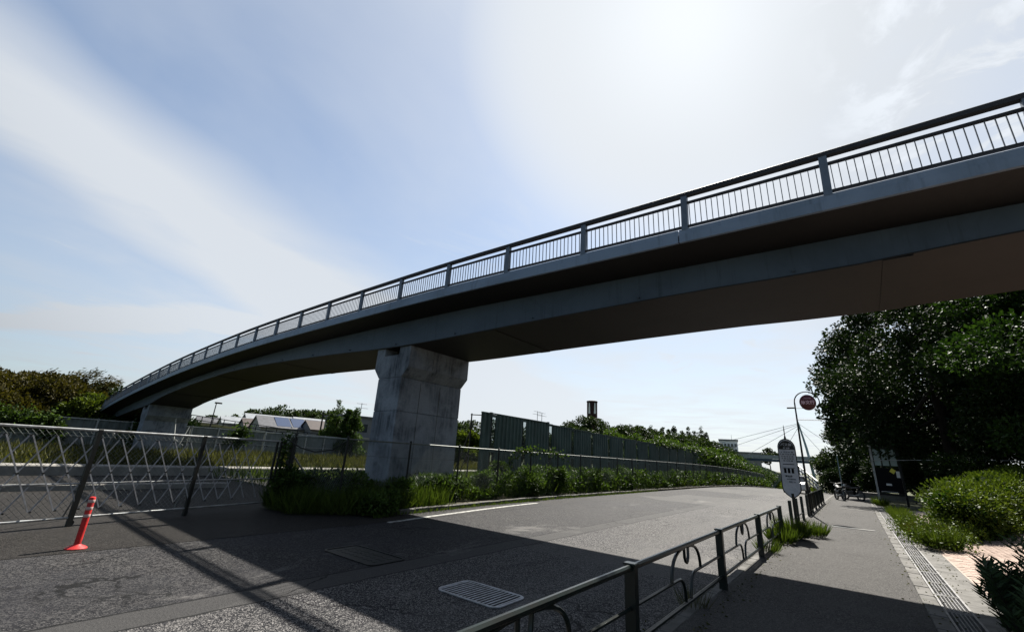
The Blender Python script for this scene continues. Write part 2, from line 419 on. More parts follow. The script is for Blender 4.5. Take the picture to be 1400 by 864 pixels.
def crown_points(lobes, n, shell=.35):
    """points gathered near the surfaces of many ellipsoid lobes (cx,cy,cz,rx,ry,rz)"""
    lb = np.array(lobes); wgt = (lb[:, 3] * lb[:, 4] + lb[:, 4] * lb[:, 5]); wgt /= wgt.sum()
    k_ = rng.choice(len(lb), n, p=wgt); q = unit(n)
    r = 1 - np.abs(rng.normal(0, shell, n)); r = np.clip(r, .15, 1.08)
    P = lb[k_, :3] + q * lb[k_, 3:6] * r[:, None]
    return P, q


def tree(name, label, cat, loc, h, rad, z0, nl, leaf, m, group=None, lobes=26, trunk=.18, bark='bark', seed=None, squash=1., drop=.0, lobe_r=.36, shape='round', limbs=6):
    r_ = random.Random(seed if seed is not None else hash(name + str(loc)) % 9999)
    t = thing(name, label, cat, loc, 0, group)
    LB = []
    for i in range(lobes):
        f = r_.random() ** .85; zz = z0 + (h - z0) * (.08 + .84 * f)
        if shape == 'round': rr = rad * math.sqrt(max(.05, 1 - (2 * (f - .42)) ** 2 * .85))
        elif shape == 'cone': rr = rad * (1 - f) * .95 + .12 * rad
        else: rr = rad * (.55 + .45 * math.sin(f * PI))
        a = r_.uniform(0, 2 * PI); q = rr * r_.uniform(.45, .8)
        s = rad * lobe_r * r_.uniform(.7, 1.25) * ((.6 + .4 * rr / rad) if shape != 'cone' else (.3 + 1.0 * rr / rad))
        LB.append((q * math.cos(a), q * math.sin(a) * squash, zz, s, s, s * r_.uniform(.55, .85)))
    P, q = crown_points(LB, nl, .3)
    N = q * .7 + unit(nl) * .8; N[:, 2] -= drop
    L = leaf * rng.uniform(.6, 1.3, nl)
    leaves('crown', P, N, L, L * .6, M[m], t)
    mb = MB(); top = z0 + (h - z0) * .6
    mb.tube([(0, 0, -.1), (.04 * h * r_.uniform(-1, 1) * .3, 0, top * .4), (r_.uniform(-.2, .2), r_.uniform(-.2, .2), top)], [trunk, trunk * .8, trunk * .35], 8)
    mb.build('trunk', M[bark], t, True)
    if limbs:
        mb = MB()
        for i in range(limbs):
            b = LB[r_.randrange(len(LB))]; zz = r_.uniform(z0 * .7, top * .8)
            mb.tube([(0, 0, zz), (b[0] * .5, b[1] * .5, (zz + b[2]) * .5 - .1), (b[0], b[1], b[2])], [trunk * .4, trunk * .25, trunk * .1], 5)
        mb.build('limb', M[bark], t, True)
    return t


def tuft(name, label, cat, loc, group, n, h, rad, m, blade=True, lw=.02, seedh=.5, leafn=0, leafm=None, leaf=.1):
    t = thing(name, label, cat, loc, 0, group)
    a = rng.uniform(0, 2 * PI, n); r = rad * .45 * np.sqrt(rng.random(n))
    P = np.stack([r * np.cos(a), r * np.sin(a), np.zeros(n)], 1)
    N = np.stack([np.cos(a) * rng.uniform(.05, .9, n), np.sin(a) * rng.uniform(.05, .9, n), np.ones(n)], 1)
    leaves('blades', P, N, h * rng.uniform(.45, 1., n), lw, M[m], t)
    if leafn:
        b = rng.uniform(0, 2 * PI, leafn); rr = rad * np.sqrt(rng.random(leafn)); zz = h * rng.uniform(.1, 1., leafn) * (1 - .4 * (rr / rad) ** 2)
        P = np.stack([rr * np.cos(b), rr * np.sin(b), zz], 1)
        leaves('foliage', P, unit(leafn) + [0, 0, .3], leaf * rng.uniform(.6, 1.2, leafn), leaf * .5, M[leafm], t)
    return t


# ================================================================== SETTING
def sheet(name, xs, ys, zf, m, kind='structure'):
    v = [(x, y, zf(x, y)) for y in ys for x in xs]; nx = len(xs)
    f = [(j * nx + i, j * nx + i + 1, (j + 1) * nx + i + 1, (j + 1) * nx + i) for j in range(len(ys) - 1) for i in range(nx - 1)]
    me = bpy.data.meshes.new(name); me.from_pydata(v, [], f); me.materials.append(m)
    for p in me.polygons: p.use_smooth = True
    return link(name, me, None, kind)


def sm(a, b, x): x = min(1, max(0, (x - a) / (b - a))); return x * x * (3 - 2 * x)


def terr(x, y):
    base = -.07 + prof(y) * sm(-40, -15, x)
    hl = 0
    # wooded hill beyond the barrier and low rises on the horizon
    hl += 9.5 * math.exp(-((x + 72) / 32) ** 2 - ((y - 150) / 34) ** 2)
    hl += 4.2 * math.exp(-((x + 38) / 20) ** 2 - ((y - 150) / 30) ** 2)
    hl += 3.0 * math.exp(-((x + 230) / 60) ** 2 - ((y - 130) / 60) ** 2)
    hl += 2.5 * sm(8, 26, x) * sm(8, 20, y)
    return base + hl


xs = sorted(set([-1500, -900, -600] + list(range(-400, -60, 12)) + list(np.arange(-60, 41, 2.)) + list(range(44, 200, 16)) + [400, 900, 1500]))
ys = sorted(set([-900, -400, -150, -60, -30] + list(np.arange(-20, 130, 2.5)) + list(range(130, 300, 10)) + [340, 450, 700, 1500]))
sheet('ground', xs, ys, terr, M['terrain'])
YR = list(np.arange(-24, 34, 4.)) + list(np.arange(34, 131, 3.))
sheet('road', [-10.45, -8, -5, -3, -1.74], YR, lambda x, y: prof(y), M['road'])
sheet('driveway', [-26, -22, -18, -14, -10.4, -8.93], list(np.arange(-24, 8.1, 2.)), lambda x, y: .004 if x > -18.5 else -.01, M['apron'])
WZ = .12
sheet('pavement', [-1.62, -.6, .455], YR, lambda x, y: prof(y) + WZ, M['walk'])
sheet('verge', [.905, 1.24], YR, lambda x, y: prof(y) + WZ + .006, M['kerb'])

# near kerb: individual kerb blocks
kt = tag(bpy.data.objects.new('kerb', None), kind='structure'); COL.objects.link(kt)
kb = MB().bbox(-.065, .065, 0, .592, -.14, .125, .015).mesh('kerb_block', M['kerb'])
for i in range(70):
    y = -1.2 + i * .6
    link('kerb_block', kb, kt, None, (-1.685, y, prof(y)))
mb = MB()
for i in range(-30, -2): mb.bbox(-1.75, -1.62, i * .6, i * .6 + .592, -.14, .125, .015)
for i in range(68, 160): y = i * .6; mb.bbox(-1.75, -1.62, y, y + .592, prof(y) - .14, prof(y) + .125, .015)
mb.build('kerb_run', M['kerb'], kt, kind='stuff')
# far kerb
KX = [(6.2, -9.35), (7.5, -9.65), (9, -9.8), (12, -10.1), (17, -10.3), (30, -10.38), (140, -10.4)]
def kx(y): return float(np.interp(y, [a for a, b in KX], [b for a, b in KX]))
kf = tag(bpy.data.objects.new('kerb', None), kind='structure'); COL.objects.link(kf)
for i in range(70):
    y = 8.0 + i * .6; o = link('kerb_block', kb, kf, None, (kx(y) - .065, y, prof(y) + random.uniform(-.012, .01)))
    o.rotation_euler = (0, 0, math.atan2(-(kx(y + .6) - kx(y)), .6) + random.uniform(-.01, .01))
mb = MB()
for i in range(82, 180): y = i * .6; mb.bbox(kx(y) - .13, kx(y), y, y + .592, prof(y) - .14, prof(y) + .11, .015)
mb.build('kerb_run', M['kerb'], kf, kind='stuff')
sheet('verge', [-12.6, -11.6, -10.9, -10.3], [7.4, 8] + YR[8:], lambda x, y: prof(y) + .09, M['soil'])
# white edge line, a sheet lying on the asphalt
v = []; f = []
yl = [7.0, 7.3, 7.7, 8.5, 9.5, 11, 12.5, 14.5]; xl = [-8.85, -8.88, -8.95, -9.08, -9.22, -9.42, -9.58, -9.72]
for a, b in zip(xl, yl): v += [(a - .075, b, .005), (a + .075, b, .005)]
for i in range(len(yl) - 1): f.append((2 * i, 2 * i + 1, 2 * i + 3, 2 * i + 2))
me = bpy.data.meshes.new('edge_line'); me.from_pydata(v, [], f); me.materials.append(M['white']); link('edge_line', me, None, 'structure')

# edging strip of concrete blocks along the pavement
et = tag(bpy.data.objects.new('edging_strip', None), kind='structure'); COL.objects.link(et)
eb = [MB().bbox(0, .165, 0, .59, -.06, WZ + .012 + dz, .006).mesh('edging_block', M['kerb']) for dz in (0, .006, -.004)]
for i in range(58):
    y = 3.6 + i * .6; o = link('edging_block', eb[i % 3], et, None, (.458, y, prof(y))); o.rotation_euler = (0, 0, random.uniform(-.008, .008))
mb = MB()
for i in range(-35, 6): mb.bbox(.458, .623, i * .6, i * .6 + .59, -.06, WZ + .012, .006)
for i in range(64, 140): y = i * .6; mb.bbox(.458, .623, y, y + .59, prof(y) - .06, prof(y) + WZ + .012, .006)
mb.build('edging_run', M['kerb'], et, kind='stuff')

# brick paved forecourt on the right
def pz(x, y): return WZ + .012 + .075 * max(0, x - 1.24)
pv = tag(bpy.data.objects.new('brick_paving', None), kind='structure'); COL.objects.link(pv)
v = [(1.24, -4, pz(1.24, 0) - .004), (14, -4, pz(14, 0) - .004), (14, 30, pz(14, 0) - .004), (1.24, 30, pz(1.24, 0) - .004)]
me = bpy.data.meshes.new('mortar_bed'); me.from_pydata(v, [], [(0, 1, 2, 3)]); me.materials.append(M['pinkbed']); link('mortar_bed', me, pv)
bms = [MB().bbox(-.098, .098, -.048, .048, -.05, dz, .006).mesh('brick', M['pink']) for dz in (0, .004, -.003, .002)]
cells = []
for j in range(0, 260):
    for i in range(0, 48):
        x = 1.36 + i * .2 + (.1 if j % 2 else 0); y = 8.2 + j * .1
        if y > 14.9 + (x - 1.1) * 3.3: continue
        if x > 8: continue
        cells.append((x, y))
cells.sort(key=lambda c: c[0] ** 2 + c[1] ** 2 if (c[1] > 9.3 and c[0] < 1.0 + (c[1]-8) * .42) else 1e4 + c[0] ** 2 + c[1] ** 2)
for n_, (x, y) in enumerate(cells[:300]):
    o = link('brick', bms[n_ % 4], pv, None, (x, y, pz(x, y) + random.uniform(-.001, .002))); o.rotation_euler = (random.uniform(-.01, .01), -math.atan(.075), random.uniform(-.02, .02))
mb = MB()
for (x, y) in cells[300:]:
    zz = pz(x, y) + random.uniform(-.002, .002)
    mb.bbox(x - .098, x + .098, y - .048, y + .048, zz - .03, zz, .004)
mb.build('brick_run', M['pink'], pv, kind='stuff')

# ================================================================== FOOTBRIDGE
BR = thing('footbridge', 'long blue grey steel footbridge arching over the road on concrete piers', 'bridge', (0, 8.14, 0), -math.atan(.0183))
TX = [-75, -66, -59.2, -52.6, -46, -40.3, -35.3, -28.4, -23.6, -18.8, -14, -9.3, -4.5, 0, 2.7, 8, 14, 24]
TZ = [1.2, 3.1, 4.40, 5.28, 5.95, 6.44, 6.80, 7.15, 7.31, 7.37, 7.39, 7.37, 7.25, 7.12, 7.05, 6.9, 6.75, 6.5]
WX = [-75, -66, -58, -50, -45.2, -42, -38, -34.6, -29.5, -25, -18, -12.3, -6, -2.2, 0.4, 2.6, 8, 24]
WZ_ = [-.4, 1.5, 2.75, 3.55, 3.95, 4.45, 4.85, 5.12, 5.42, 5.5, 5.38, 5.20, 5.26, 5.28, 5.24, 5.32, 5.35, 5.2]
def cubic(xk, yk, x):
    # monotone-ish Catmull interpolation keeps the arch smooth
    i = max(0, min(len(xk) - 2, int(np.searchsorted(xk, x)) - 1)); x0, x1 = xk[i], xk[i + 1]; h_ = x1 - x0; t = (x - x0) / h_
    def sl(j):
        if j == 0: return (yk[1] - yk[0]) / (xk[1] - xk[0])
        if j == len(xk) - 1: return (yk[-1] - yk[-2]) / (xk[-1] - xk[-2])
        return (yk[j + 1] - yk[j - 1]) / (xk[j + 1] - xk[j - 1])
    a, b = sl(i) * h_, sl(i + 1) * h_
    return (2 * t ** 3 - 3 * t ** 2 + 1) * yk[i] + (t ** 3 - 2 * t ** 2 + t) * a + (-2 * t ** 3 + 3 * t ** 2) * yk[i + 1] + (t ** 3 - t ** 2) * b
def ztop(x): return cubic(TX, TZ, x)
def zfas(x): return ztop(x) - .885
def zweb(x): return cubic(WX, WZ_, x)
BXS = list(np.arange(-75, 24.1, 1.2))
WID = 4.85


def loft(sections, closed=True, cap=True):
    mb = MB(); n = len(sections[0])
    for s_ in sections: mb.v += [tuple(p) for p in s_]
    for i in range(len(sections) - 1):
        for k_ in range(n if closed else n - 1):
            a = i * n + k_; b = i * n + (k_ + 1) % n; mb.f.append((a, b, b + n, a + n))
    if cap and closed: mb.f.append(tuple(range(n))); mb.f.append(tuple((len(sections) - 1) * n + k_ for k_ in range(n))[::-1])
    return mb


# steel box girder: webs and bottom flange are separate plates
Y1, Y2 = 1.02, 4.0
for yy in (Y1, Y2 - .03):
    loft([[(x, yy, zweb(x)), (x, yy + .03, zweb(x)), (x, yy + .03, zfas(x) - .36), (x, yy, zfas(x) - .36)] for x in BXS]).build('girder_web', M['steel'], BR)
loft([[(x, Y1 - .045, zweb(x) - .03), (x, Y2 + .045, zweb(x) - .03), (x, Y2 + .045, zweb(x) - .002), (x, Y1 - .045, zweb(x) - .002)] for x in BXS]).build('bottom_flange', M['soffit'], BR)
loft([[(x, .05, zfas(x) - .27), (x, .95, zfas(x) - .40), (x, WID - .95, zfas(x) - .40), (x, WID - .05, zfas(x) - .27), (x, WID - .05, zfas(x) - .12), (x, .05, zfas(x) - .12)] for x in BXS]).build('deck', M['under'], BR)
# field joints in the soffit
for x in (-50, -40, -31, -22.5, -8.2, 1.1, 11):
    s_ = zweb(x) - .034; MB().box(x - .2, x + .2, Y1 - .03, Y2 + .03, s_ - .012, s_).build('splice_plate', M['soffit'], BR)
lug = MB().tube([(0, 0, 0), (0, -.07, -.02)], .022, 8).mesh('weep_pipe', M['steel'])
for x in np.arange(-50, 20, 3.1): link('weep_pipe', lug, BR, None, (float(x), Y1 + .01, zweb(float(x)) + .10))
JX = [-75, -30.0, -2.2, 24]
for side in (0, 1):
    for a, b in zip(JX[:-1], JX[1:]):
        xs_ = [a + .012] + [x for x in BXS if a + .3 < x < b - .3] + [b - .012]
        y0 = 0 if side == 0 else WID
        sg = 1 if side == 0 else -1
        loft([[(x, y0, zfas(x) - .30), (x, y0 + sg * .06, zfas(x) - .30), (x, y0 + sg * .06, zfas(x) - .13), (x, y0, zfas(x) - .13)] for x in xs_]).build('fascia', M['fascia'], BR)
        loft([[(x, y0 + sg * .03, zfas(x) - .115), (x, y0 + sg * .12, zfas(x) - .115), (x, y0 + sg * .12, zfas(x)), (x, y0 + sg * .03, zfas(x))] for x in xs_]).build('kerb_beam', M['fascia'], BR)
        # dark drip groove between the two
        loft([[(x, y0 + sg * .045, zfas(x) - .135), (x, y0 + sg * .1, zfas(x) - .135), (x, y0 + sg * .1, zfas(x) - .11), (x, y0 + sg * .045, zfas(x) - .11)] for x in xs_]).build('drip_groove', M['rail'], BR)
NB = [2.73 - 2.4 * n_ for n_ in range(-8, 32)]
postm = MB().bbox(-.062, .062, -.05, .05, -.02, .86, .008).mesh('railing_post', M['postm'])
rbm = {}
for side in (0, 1):
    yy = .075 if side == 0 else WID - .075
    for x in NB:
        o = link('railing_post', postm, BR, None, (x, yy, zfas(x)))
        sl = (ztop(x + .5) - ztop(x - .5)); o.rotation_euler = (0, -math.atan(sl), 0)
    for nm, dz, hh, ww, mm in (('top_rail', .775, .105, .11, 'rail'), ('mid_rail', .60, .045, .05, 'rail'), ('bottom_rail', .045, .045, .05, 'rail')):
        if nm == 'top_rail':
            loft([[(x, yy - ww / 2, zfas(x) + dz), (x, yy + ww / 2, zfas(x) + dz), (x, yy + ww / 2, zfas(x) + dz + hh * .8), (x, yy + ww * .25, zfas(x) + dz + hh), (x, yy - ww * .25, zfas(x) + dz + hh), (x, yy - ww / 2, zfas(x) + dz + hh * .8)] for x in BXS]).build(nm, M[mm], BR)
        else:
            loft([[(x, yy - ww / 2, zfas(x) + dz), (x, yy + ww / 2, zfas(x) + dz), (x, yy + ww / 2, zfas(x) + dz + hh), (x, yy - ww / 2, zfas(x) + dz + hh)] for x in BXS]).build(nm, M[mm], BR)
bal = MB().box(-.0065, .0065, -.009, .009, 0, .56).mesh('baluster', M['bal'])
far_b = MB(); cnt = 0
for i in range(len(NB) - 1):
    x1, x0 = NB[i], NB[i + 1]
    for k_ in range(1, 22):
        x = x1 + (x0 - x1) * k_ / 22.
        if x < 3.2 and cnt < 300:
            link('baluster', bal, BR, None, (x, .075, zfas(x) + .06)); cnt += 1
        else: far_b.box(x - .0065, x + .0065, .066, .084, zfas(x) + .06, zfas(x) + .62)
        far_b.box(x - .009, x + .009, WID - .084, WID - .066, zfas(x) + .06, zfas(x) + .62)
far_b.build('far_balusters', M['bal'], BR, kind='stuff')


def pier(x0, x1, ztop_, zs, zsh, lifts, label, gz=-.4):
    """x0..x1 shaft along the bridge; cap is wider; ztop_: top of cap, zs: underside of cap, zsh: foot of shoulder"""
    p = thing('bridge_pier', label, 'pier', (0, 8.14, 0), -math.atan(.0183), 'piers of the footbridge')
    o_ = .32
    ya, yb = Y1 + .03, Y2 + .02
    n = len(lifts)
    zz = [gz] + lifts + [zsh]
    for a, b in zip(zz[:-1], zz[1:]):
        mb = MB(); mb.bbox(x0, x1, ya, yb, a + .006, b - .006, .02); mb.build('concrete_lift', M['pier'], p)
    core = MB().box(x0 + .02, x1 - .02, ya + .02, yb - .02, gz, zsh + .05); core.build('joint_filler', M['kerb'], p)
    yo = .0
    poly = [(x0 + .0, zsh), (x1 - .0, zsh), (x1 + o_, zs), (x1 + o_, ztop_ - .02), (x0 - o_, ztop_ - .02), (x0 - o_, zs)]
    mb = MB()
    # cap with a bearing recess cut in both end faces
    mb.prism([(x0, zsh), (x1, zsh), (x1 + o_, zs), (x1 + o_, ztop_ - .28), (x0 - o_, ztop_ - .28), (x0 - o_, zs)], ya, yb, 'y')
    mb.build('cap', M['pier'], p)
    for a, b in ((x0 - o_, x0 - o_ + .5), (x1 + o_ - .62, x1 + o_)):
        MB().bbox(a, b, ya + .002, yb - .002, ztop_ - .279, ztop_ + .12, .01).build('bearing_plinth', M['pier'], p)
    MB().box((x0 + x1) / 2 - .45, (x0 + x1) / 2 + .4, ya + .5, yb - .5, ztop_ - .279, ztop_ + .02).build('bearing', M['darksteel'], p)
    # vertical construction joints as raised beads of laitance
    for yy in (ya + .9, ya + 1.85):
        MB().box(x1 - .004, x1 + .006, yy, yy + .018, 0, zsh - .1).build('formwork_joint', M['kerb'], p)
        MB().box(x1 + o_ - .004, x1 + o_ + .006, yy + .2, yy + .215, zs + .05, ztop_ - .3).build('formwork_joint', M['kerb'], p)
    return p


pier(-13.62, -12.27, 5.18, 4.42, 4.08, [1.35, 2.9], 'tall stained concrete pier standing behind the roadside chain link fence')
pier(-46.6, -45.3, 3.85, 3.1, 2.7, [1.3], 'far concrete pier left of the grey panel wall beyond the accordion gate')
pier(16.5, 17.9, 5.25, 4.5, 4.1, [1.4, 2.9], 'concrete pier hidden among the trees on the right')

# ================================================================== GUARD RAIL BESIDE THE PAVEMENT
def guard_rail(label, y0, n, sp, x=-1.62):
    g = thing('guard_rail', label, 'railing', (x, y0, 0), 0)
    pm = MB().bbox(-.045, .045, -.038, .038, .10, .832, .008).mesh('post', M['green'])
    cm = MB().bbox(-.052, .052, -.045, .045, .833, .850, .006).mesh('post_cap', M['green'])
    def zz(y): return prof(y0 + y)
    for i in range(n + 1):
        o = link('post', pm, g, None, (0, i * sp, zz(i * sp))); link('post_cap', cm, o)
    for i in range(n):
        a = i * sp + .038; b = (i + 1) * sp - .038; L = b - a; q = zz((a + b) / 2)
        MB().tube([(0, a, .812 + q), (0, b, .812 + q)], .026, 8).build('top_rail', M['green'], g, True)
        MB().tube([(0, a, .27 + q), (0, b, .27 + q)], .021, 6).build('bottom_rail', M['green'], g, True)
        c = (a + b) / 2
        for s_ in (-1, 1):  # mid rail that bends down in the middle of the bay
            pts = [(0, c + s_ * (L / 2), .52 + q), (0, c + s_ * .30, .52 + q)]
            for k_ in range(1, 7):
                an = k_ / 6 * PI / 2; pts.append((0, c + s_ * (.30 - .20 * math.sin(an)), .52 - .18 * (1 - math.cos(an)) + q))
            pts.append((0, c + s_ * .09, .275 + q))
            MB().tube(pts, .016, 6).build('mid_rail', M['green'], g, True)
            # arch leg rising from the mid rail to the top rail
            pts = [(0, c + s_ * (.09 + .43 * (1 - (k_ / 8.) ** 2.2)), .52 + .275 * math.sin(k_ / 8. * PI / 2) + q) for k_ in range(9)]
            MB().tube(pts, .017, 6).build('arch_bar', M['green'], g, True)
        pts = [(0, c - .07, .79 + q), (0, c - .065, .70 + q), (0, c - .035, .655 + q), (0, c, .64 + q), (0, c + .035, .655 + q), (0, c + .065, .70 + q), (0, c + .07, .79 + q)]
        MB().tube(pts, .016, 6).build('loop_bar', M['green'], g, True)
    return g


guard_rail('dark green guard rail with arched loops along the near pavement edge', 3.87 - 3.08, 4, 3.08)
# short fence behind the bus stop sign
g = thing('guard_rail', 'three plain dark posts joined by a low bar behind the bus stop sign', 'railing', (-1.62, 15.35, 0))
for y in (0, 1.7, 3.4): MB().bbox(-.04, .04, y - .04, y + .04, .1, .88, .01).build('post', M['green'], g)
MB().tube([(0, 0, .36), (0, 3.4, .36)], .02, 6).build('low_bar', M['green'], g)
# farther vertical bar fence
g = thing('guard_rail', 'farther dark railing with upright bars beside the circular sign pole', 'railing', (-1.62, 20.8, 0))
for i in range(6): MB().bbox(-.04, .04, i * 2 - .04, i * 2 + .04, .1, .86, .01).build('post', M['green'], g)
MB().tube([(0, 0, .86), (0, 10, .86)], .028, 6).build('top_rail', M['green'], g)
MB().tube([(0, 0, .25), (0, 10, .25)], .02, 6).build('bottom_rail', M['green'], g)
bm_ = MB().tube([(0, 0, .25), (0, 0, .85)], .018, 5).mesh('upright_bar', M['green'])
for i in range(40):
    if i % 8: link('upright_bar', bm_, g, None, (0, i * .25, 0))

def wire_panel(L, H, pitch=.075, r=.0034):
    mb = MB(); n = int((L + H) / pitch)
    for i in range(n):
        s = i * pitch - H
        for sg in (1, -1):
            a = max(s, 0); b = min(s + H, L)
            if b <= a: continue
            za, zb = (a - s), (b - s)
            if sg < 0: za, zb = H - za, H - zb
            x0, x1 = a, b; dx, dz = (x1 - x0), (zb - za); l_ = math.hypot(dx, dz); nx, nz = -dz / l_ * r, dx / l_ * r
            mb.add([(0, x0 + nx, za + nz), (0, x0 - nx, za - nz), (r, x0, za), (0, x1 + nx, zb + nz), (0, x1 - nx, zb - nz), (r, x1, zb)], [(0, 1, 4, 3), (1, 2, 5, 4), (2, 0, 3, 5)])
    return mb.mesh('chain_mesh', M['mesh'])


# ================================================================== ACCORDION GATE
GA = Vector((-11.28, 1.9)); GD = Vector((-.252, .968)).normalized()
gt = thing('accordion_gate', 'folding steel lattice gate drawn across the asphalt driveway', 'gate', (GA.x, GA.y, 0), math.atan2(GD.y, GD.x))
for x in (-4.2, -2.05, 0, 1.96):
    MB().bbox(-.035, .035, -.03, .03, .0, 1.68, .006).build('gate_post', M['darksteel'], gt).location = (x, 0, 0)
for nm, z_, r in (('top_rail', 1.655, .024), ('mid_rail', .72, .016), ('bottom_rail', .15, .02)):
    a, b = (-6, 3.98); MB().tube([(a, 0, z_), (b, 0, z_)], r, 6).build(nm, M['galv'], gt, True)
lb1 = MB().box(-.0105, .0105, -.004, .004, -.69, .69, Matrix.Rotation(math.atan2(.62, 1.23), 4, 'Y')).mesh('lattice_bar', M['bar'])
lb2 = MB().box(-.0105, .0105, -.004, .004, -.69, .69, Matrix.Rotation(-math.atan2(.62, 1.23), 4, 'Y')).mesh('lattice_bar', M['bar'])
for i in range(-18, 11):
    x = i * .322 + .05
    link('lattice_bar', lb1, gt, None, (x, .014, .905)); link('lattice_bar', lb2, gt, None, (x, -.014, .905))
gmesh = wire_panel(2.05, 1.45, .09, .0022)
for x in (-4.15, -2.0, .03, 1.98):
    o = link('chain_mesh', gmesh, gt, None, (x, .03, .17)); o.rotation_euler = (0, 0, -PI / 2)
rv = MB().tube([(0, -.03, 0), (0, .03, 0)], .016, 6).mesh('pivot', M['darksteel'])
for i in range(-18, 11):
    for dx, dz in ((.31, .615), (-.31, .615), (0, 0)): link('pivot', rv, gt, None, (i * .322 + .05 + dx, 0, .905 + (dz if dx > 0 else -dz)))
for x in (3.9, 4.02, 4.13): MB().bbox(x - .025, x + .025, -.02, .02, .05, 1.66, .004).build('closing_bar', M['darksteel'], gt)
MB().bbox(4.34, 4.48, -.06, .06, 0, 1.78, .01).build('end_post', M['darksteel'], gt)
MB().tube([(4.44, 0, 1.35), (5.45, -.15, .30)], .026, 6).build('brace', M['galv'], gt, True)
for x in (0.25, 2.2, -1.9): MB().tube([(x, .05, 1.62), (x - .05, .75, .02)], .014, 5).build('stay', M['galv'], gt, True)
for x in (0, 1.96, -2.05):
    MB().lathe([(.0, -.02), (.05, -.02), (.05, .02), (0, .02)], 10).build('caster', M['tyre'], gt).matrix_local = Matrix.Translation((x + .05, .07, .05)) @ Matrix.Rotation(PI / 2, 4, 'X')

# ================================================================== CHAIN LINK FENCE
FX = -10.78; SP = 2.17
cf = thing('chain_link_fence', 'rusty green chain link fence running along the far kerb behind weeds', 'fence', (0, 0, 0))
wp = wire_panel(SP - .06, 1.72)
fp = MB().tube([(0, 0, -.1), (0, 0, 1.86)], .03, 8).mesh('post', M['darksteel'], True)
fc = MB().lathe([(.034, 0), (.034, .02), (.015, .04)], 8).mesh('post_cap', M['darksteel'])
def fxs(y): return FX
pts = []
y = 6.82
while y < 78: pts.append((fxs(y), y)); y += SP
pts = [(-12.22, 6.12)] + pts
for i, (x, y) in enumerate(pts):
    o = link('post', fp, cf, None, (x, y, prof(y))); link('post_cap', fc, o, None, (0, 0, 1.86))
    if i + 1 < len(pts):
        x2, y2 = pts[i + 1]; L = math.hypot(x2 - x, y2 - y); rz = math.atan2(-(x2 - x), y2 - y); tl_ = math.atan2(prof(y2) - prof(y), L)
        c = link('chain_mesh', wp, cf, None, (x, y + .03, .09 + prof(y))); c.rotation_euler = (0, 0, rz); c.scale = (1, L / SP, 1)
        MB().tube([(0, 0, 0), (0, L, prof(y2) - prof(y))], .02, 6).build('top_rail', M['mesh'], cf, True).matrix_local = Matrix.Translation((x, y, 1.82 + prof(y))) @ Matrix.Rotation(rz, 4, 'Z')
# fallen vine hanging between the gate end post and the first fence post
cv = MB().tube([(-12.3, 5.95, 1.72), (-11.9, 6.15, 1.52), (-11.5, 6.35, 1.44), (-11.1, 6.6, 1.52), (-10.8, 6.82, 1.78)], .018, 5).build('cable', M['darksteel'], None, True)
tag(cv, 'sagging dark cable slung between the gate end post and the fence', 'cable')

# ================================================================== GREEN NOISE BARRIER
NX = -12.62
nb = thing('noise_barrier', 'tall dark green corrugated barrier with clear slots behind the roadside fence', 'barrier', (0, 0, 0))
def corr(L, H, amp=.05, rib=.21):
    mb = MB(); prof_ = []; n = max(1, round(L / rib)); rb = L / n
    for i in range(n):
        a = i * rb; prof_ += [(0, a), (0, a + rb * .42), (amp, a + rb * .55), (amp, a + rb * .87)]
    prof_.append((0, L))
    vs = []; t_ = .012
    for (x, y) in prof_: vs += [(x, y, 0), (x, y, H)]
    for (x, y) in prof_: vs += [(x - t_, y, 0), (x - t_, y, H)]
    m_ = len(prof_); fs = []
    for i in range(m_ - 1):
        fs.append((2 * i, 2 * i + 2, 2 * i + 3, 2 * i + 1)); o_ = 2 * m_
        fs.append((o_ + 2 * i, o_ + 2 * i + 1, o_ + 2 * i + 3, o_ + 2 * i + 2)); fs.append((2 * i + 1, 2 * i + 3, o_ + 2 * i + 3, o_ + 2 * i + 1))
    return mb.add(vs, fs)


y = 14.25; first = True
HB = 3.42
def nbz(y): return prof(y) * .8 - .05
def nbh(y): return HB - min(.18, max(0, (y - 17) * .02))
cp = corr(1.96, 1., .055, .28).mesh('corrugated_panel', M['barrier']); cp0 = corr(.60, 1., .055, .3).mesh('corrugated_panel', M['barrier'])
i = 0
while y < 112:
    L = .60 if first else 1.96
    o = link('corrugated_panel', cp0 if first else cp, nb, None, (NX, y, nbz(y) + .05)); h_ = nbh(y) + random.uniform(-.015, .015); o.scale = (1, 1, h_)
    o.rotation_euler = (0, random.uniform(-.006, .006), 0)
    y += L
    # slot: frame and clear panes between the corrugated sheets
    zt = nbz(y) + h_
    if y < 60:
        MB().box(NX - .02, NX + .01, y + .03, y + .40, zt - 1.5, zt - .12).build('clear_pane', M['poly'], nb)
        MB().box(NX - .02, NX + .01, y + .03, y + .40, .35 + nbz(y), zt - 1.62).build('clear_pane', M['poly'], nb)
        f_ = MB(); f_.box(NX - .03, NX + .03, y, y + .03, nbz(y), zt); f_.box(NX - .03, NX + .03, y + .40, y + .43, nbz(y), zt)
        f_.box(NX - .025, NX + .025, y + .03, y + .40, zt - .12, zt - .002); f_.box(NX - .025, NX + .025, y + .03, y + .40, zt - 1.62, zt - 1.5)
        f_.build('slot_frame', M['barrier'], nb)
    else:
        MB().box(NX - .02, NX + .01, y, y + .43, nbz(y), zt - .05).build('clear_pane', M['poly'], nb)
    MB().box(NX - .20, NX - .09, y + .15, y + .27, nbz(y) - .3, zt + (.10 if random.random() < .3 else -.05)).build('post', M['darksteel'], nb)
    MB().box(NX - .035, NX + .065, y - L - (.43 if not first else 0), y, zt + .004, zt + .05).build('coping', M['barrier'], nb)
    y += .43; first = False; i += 1
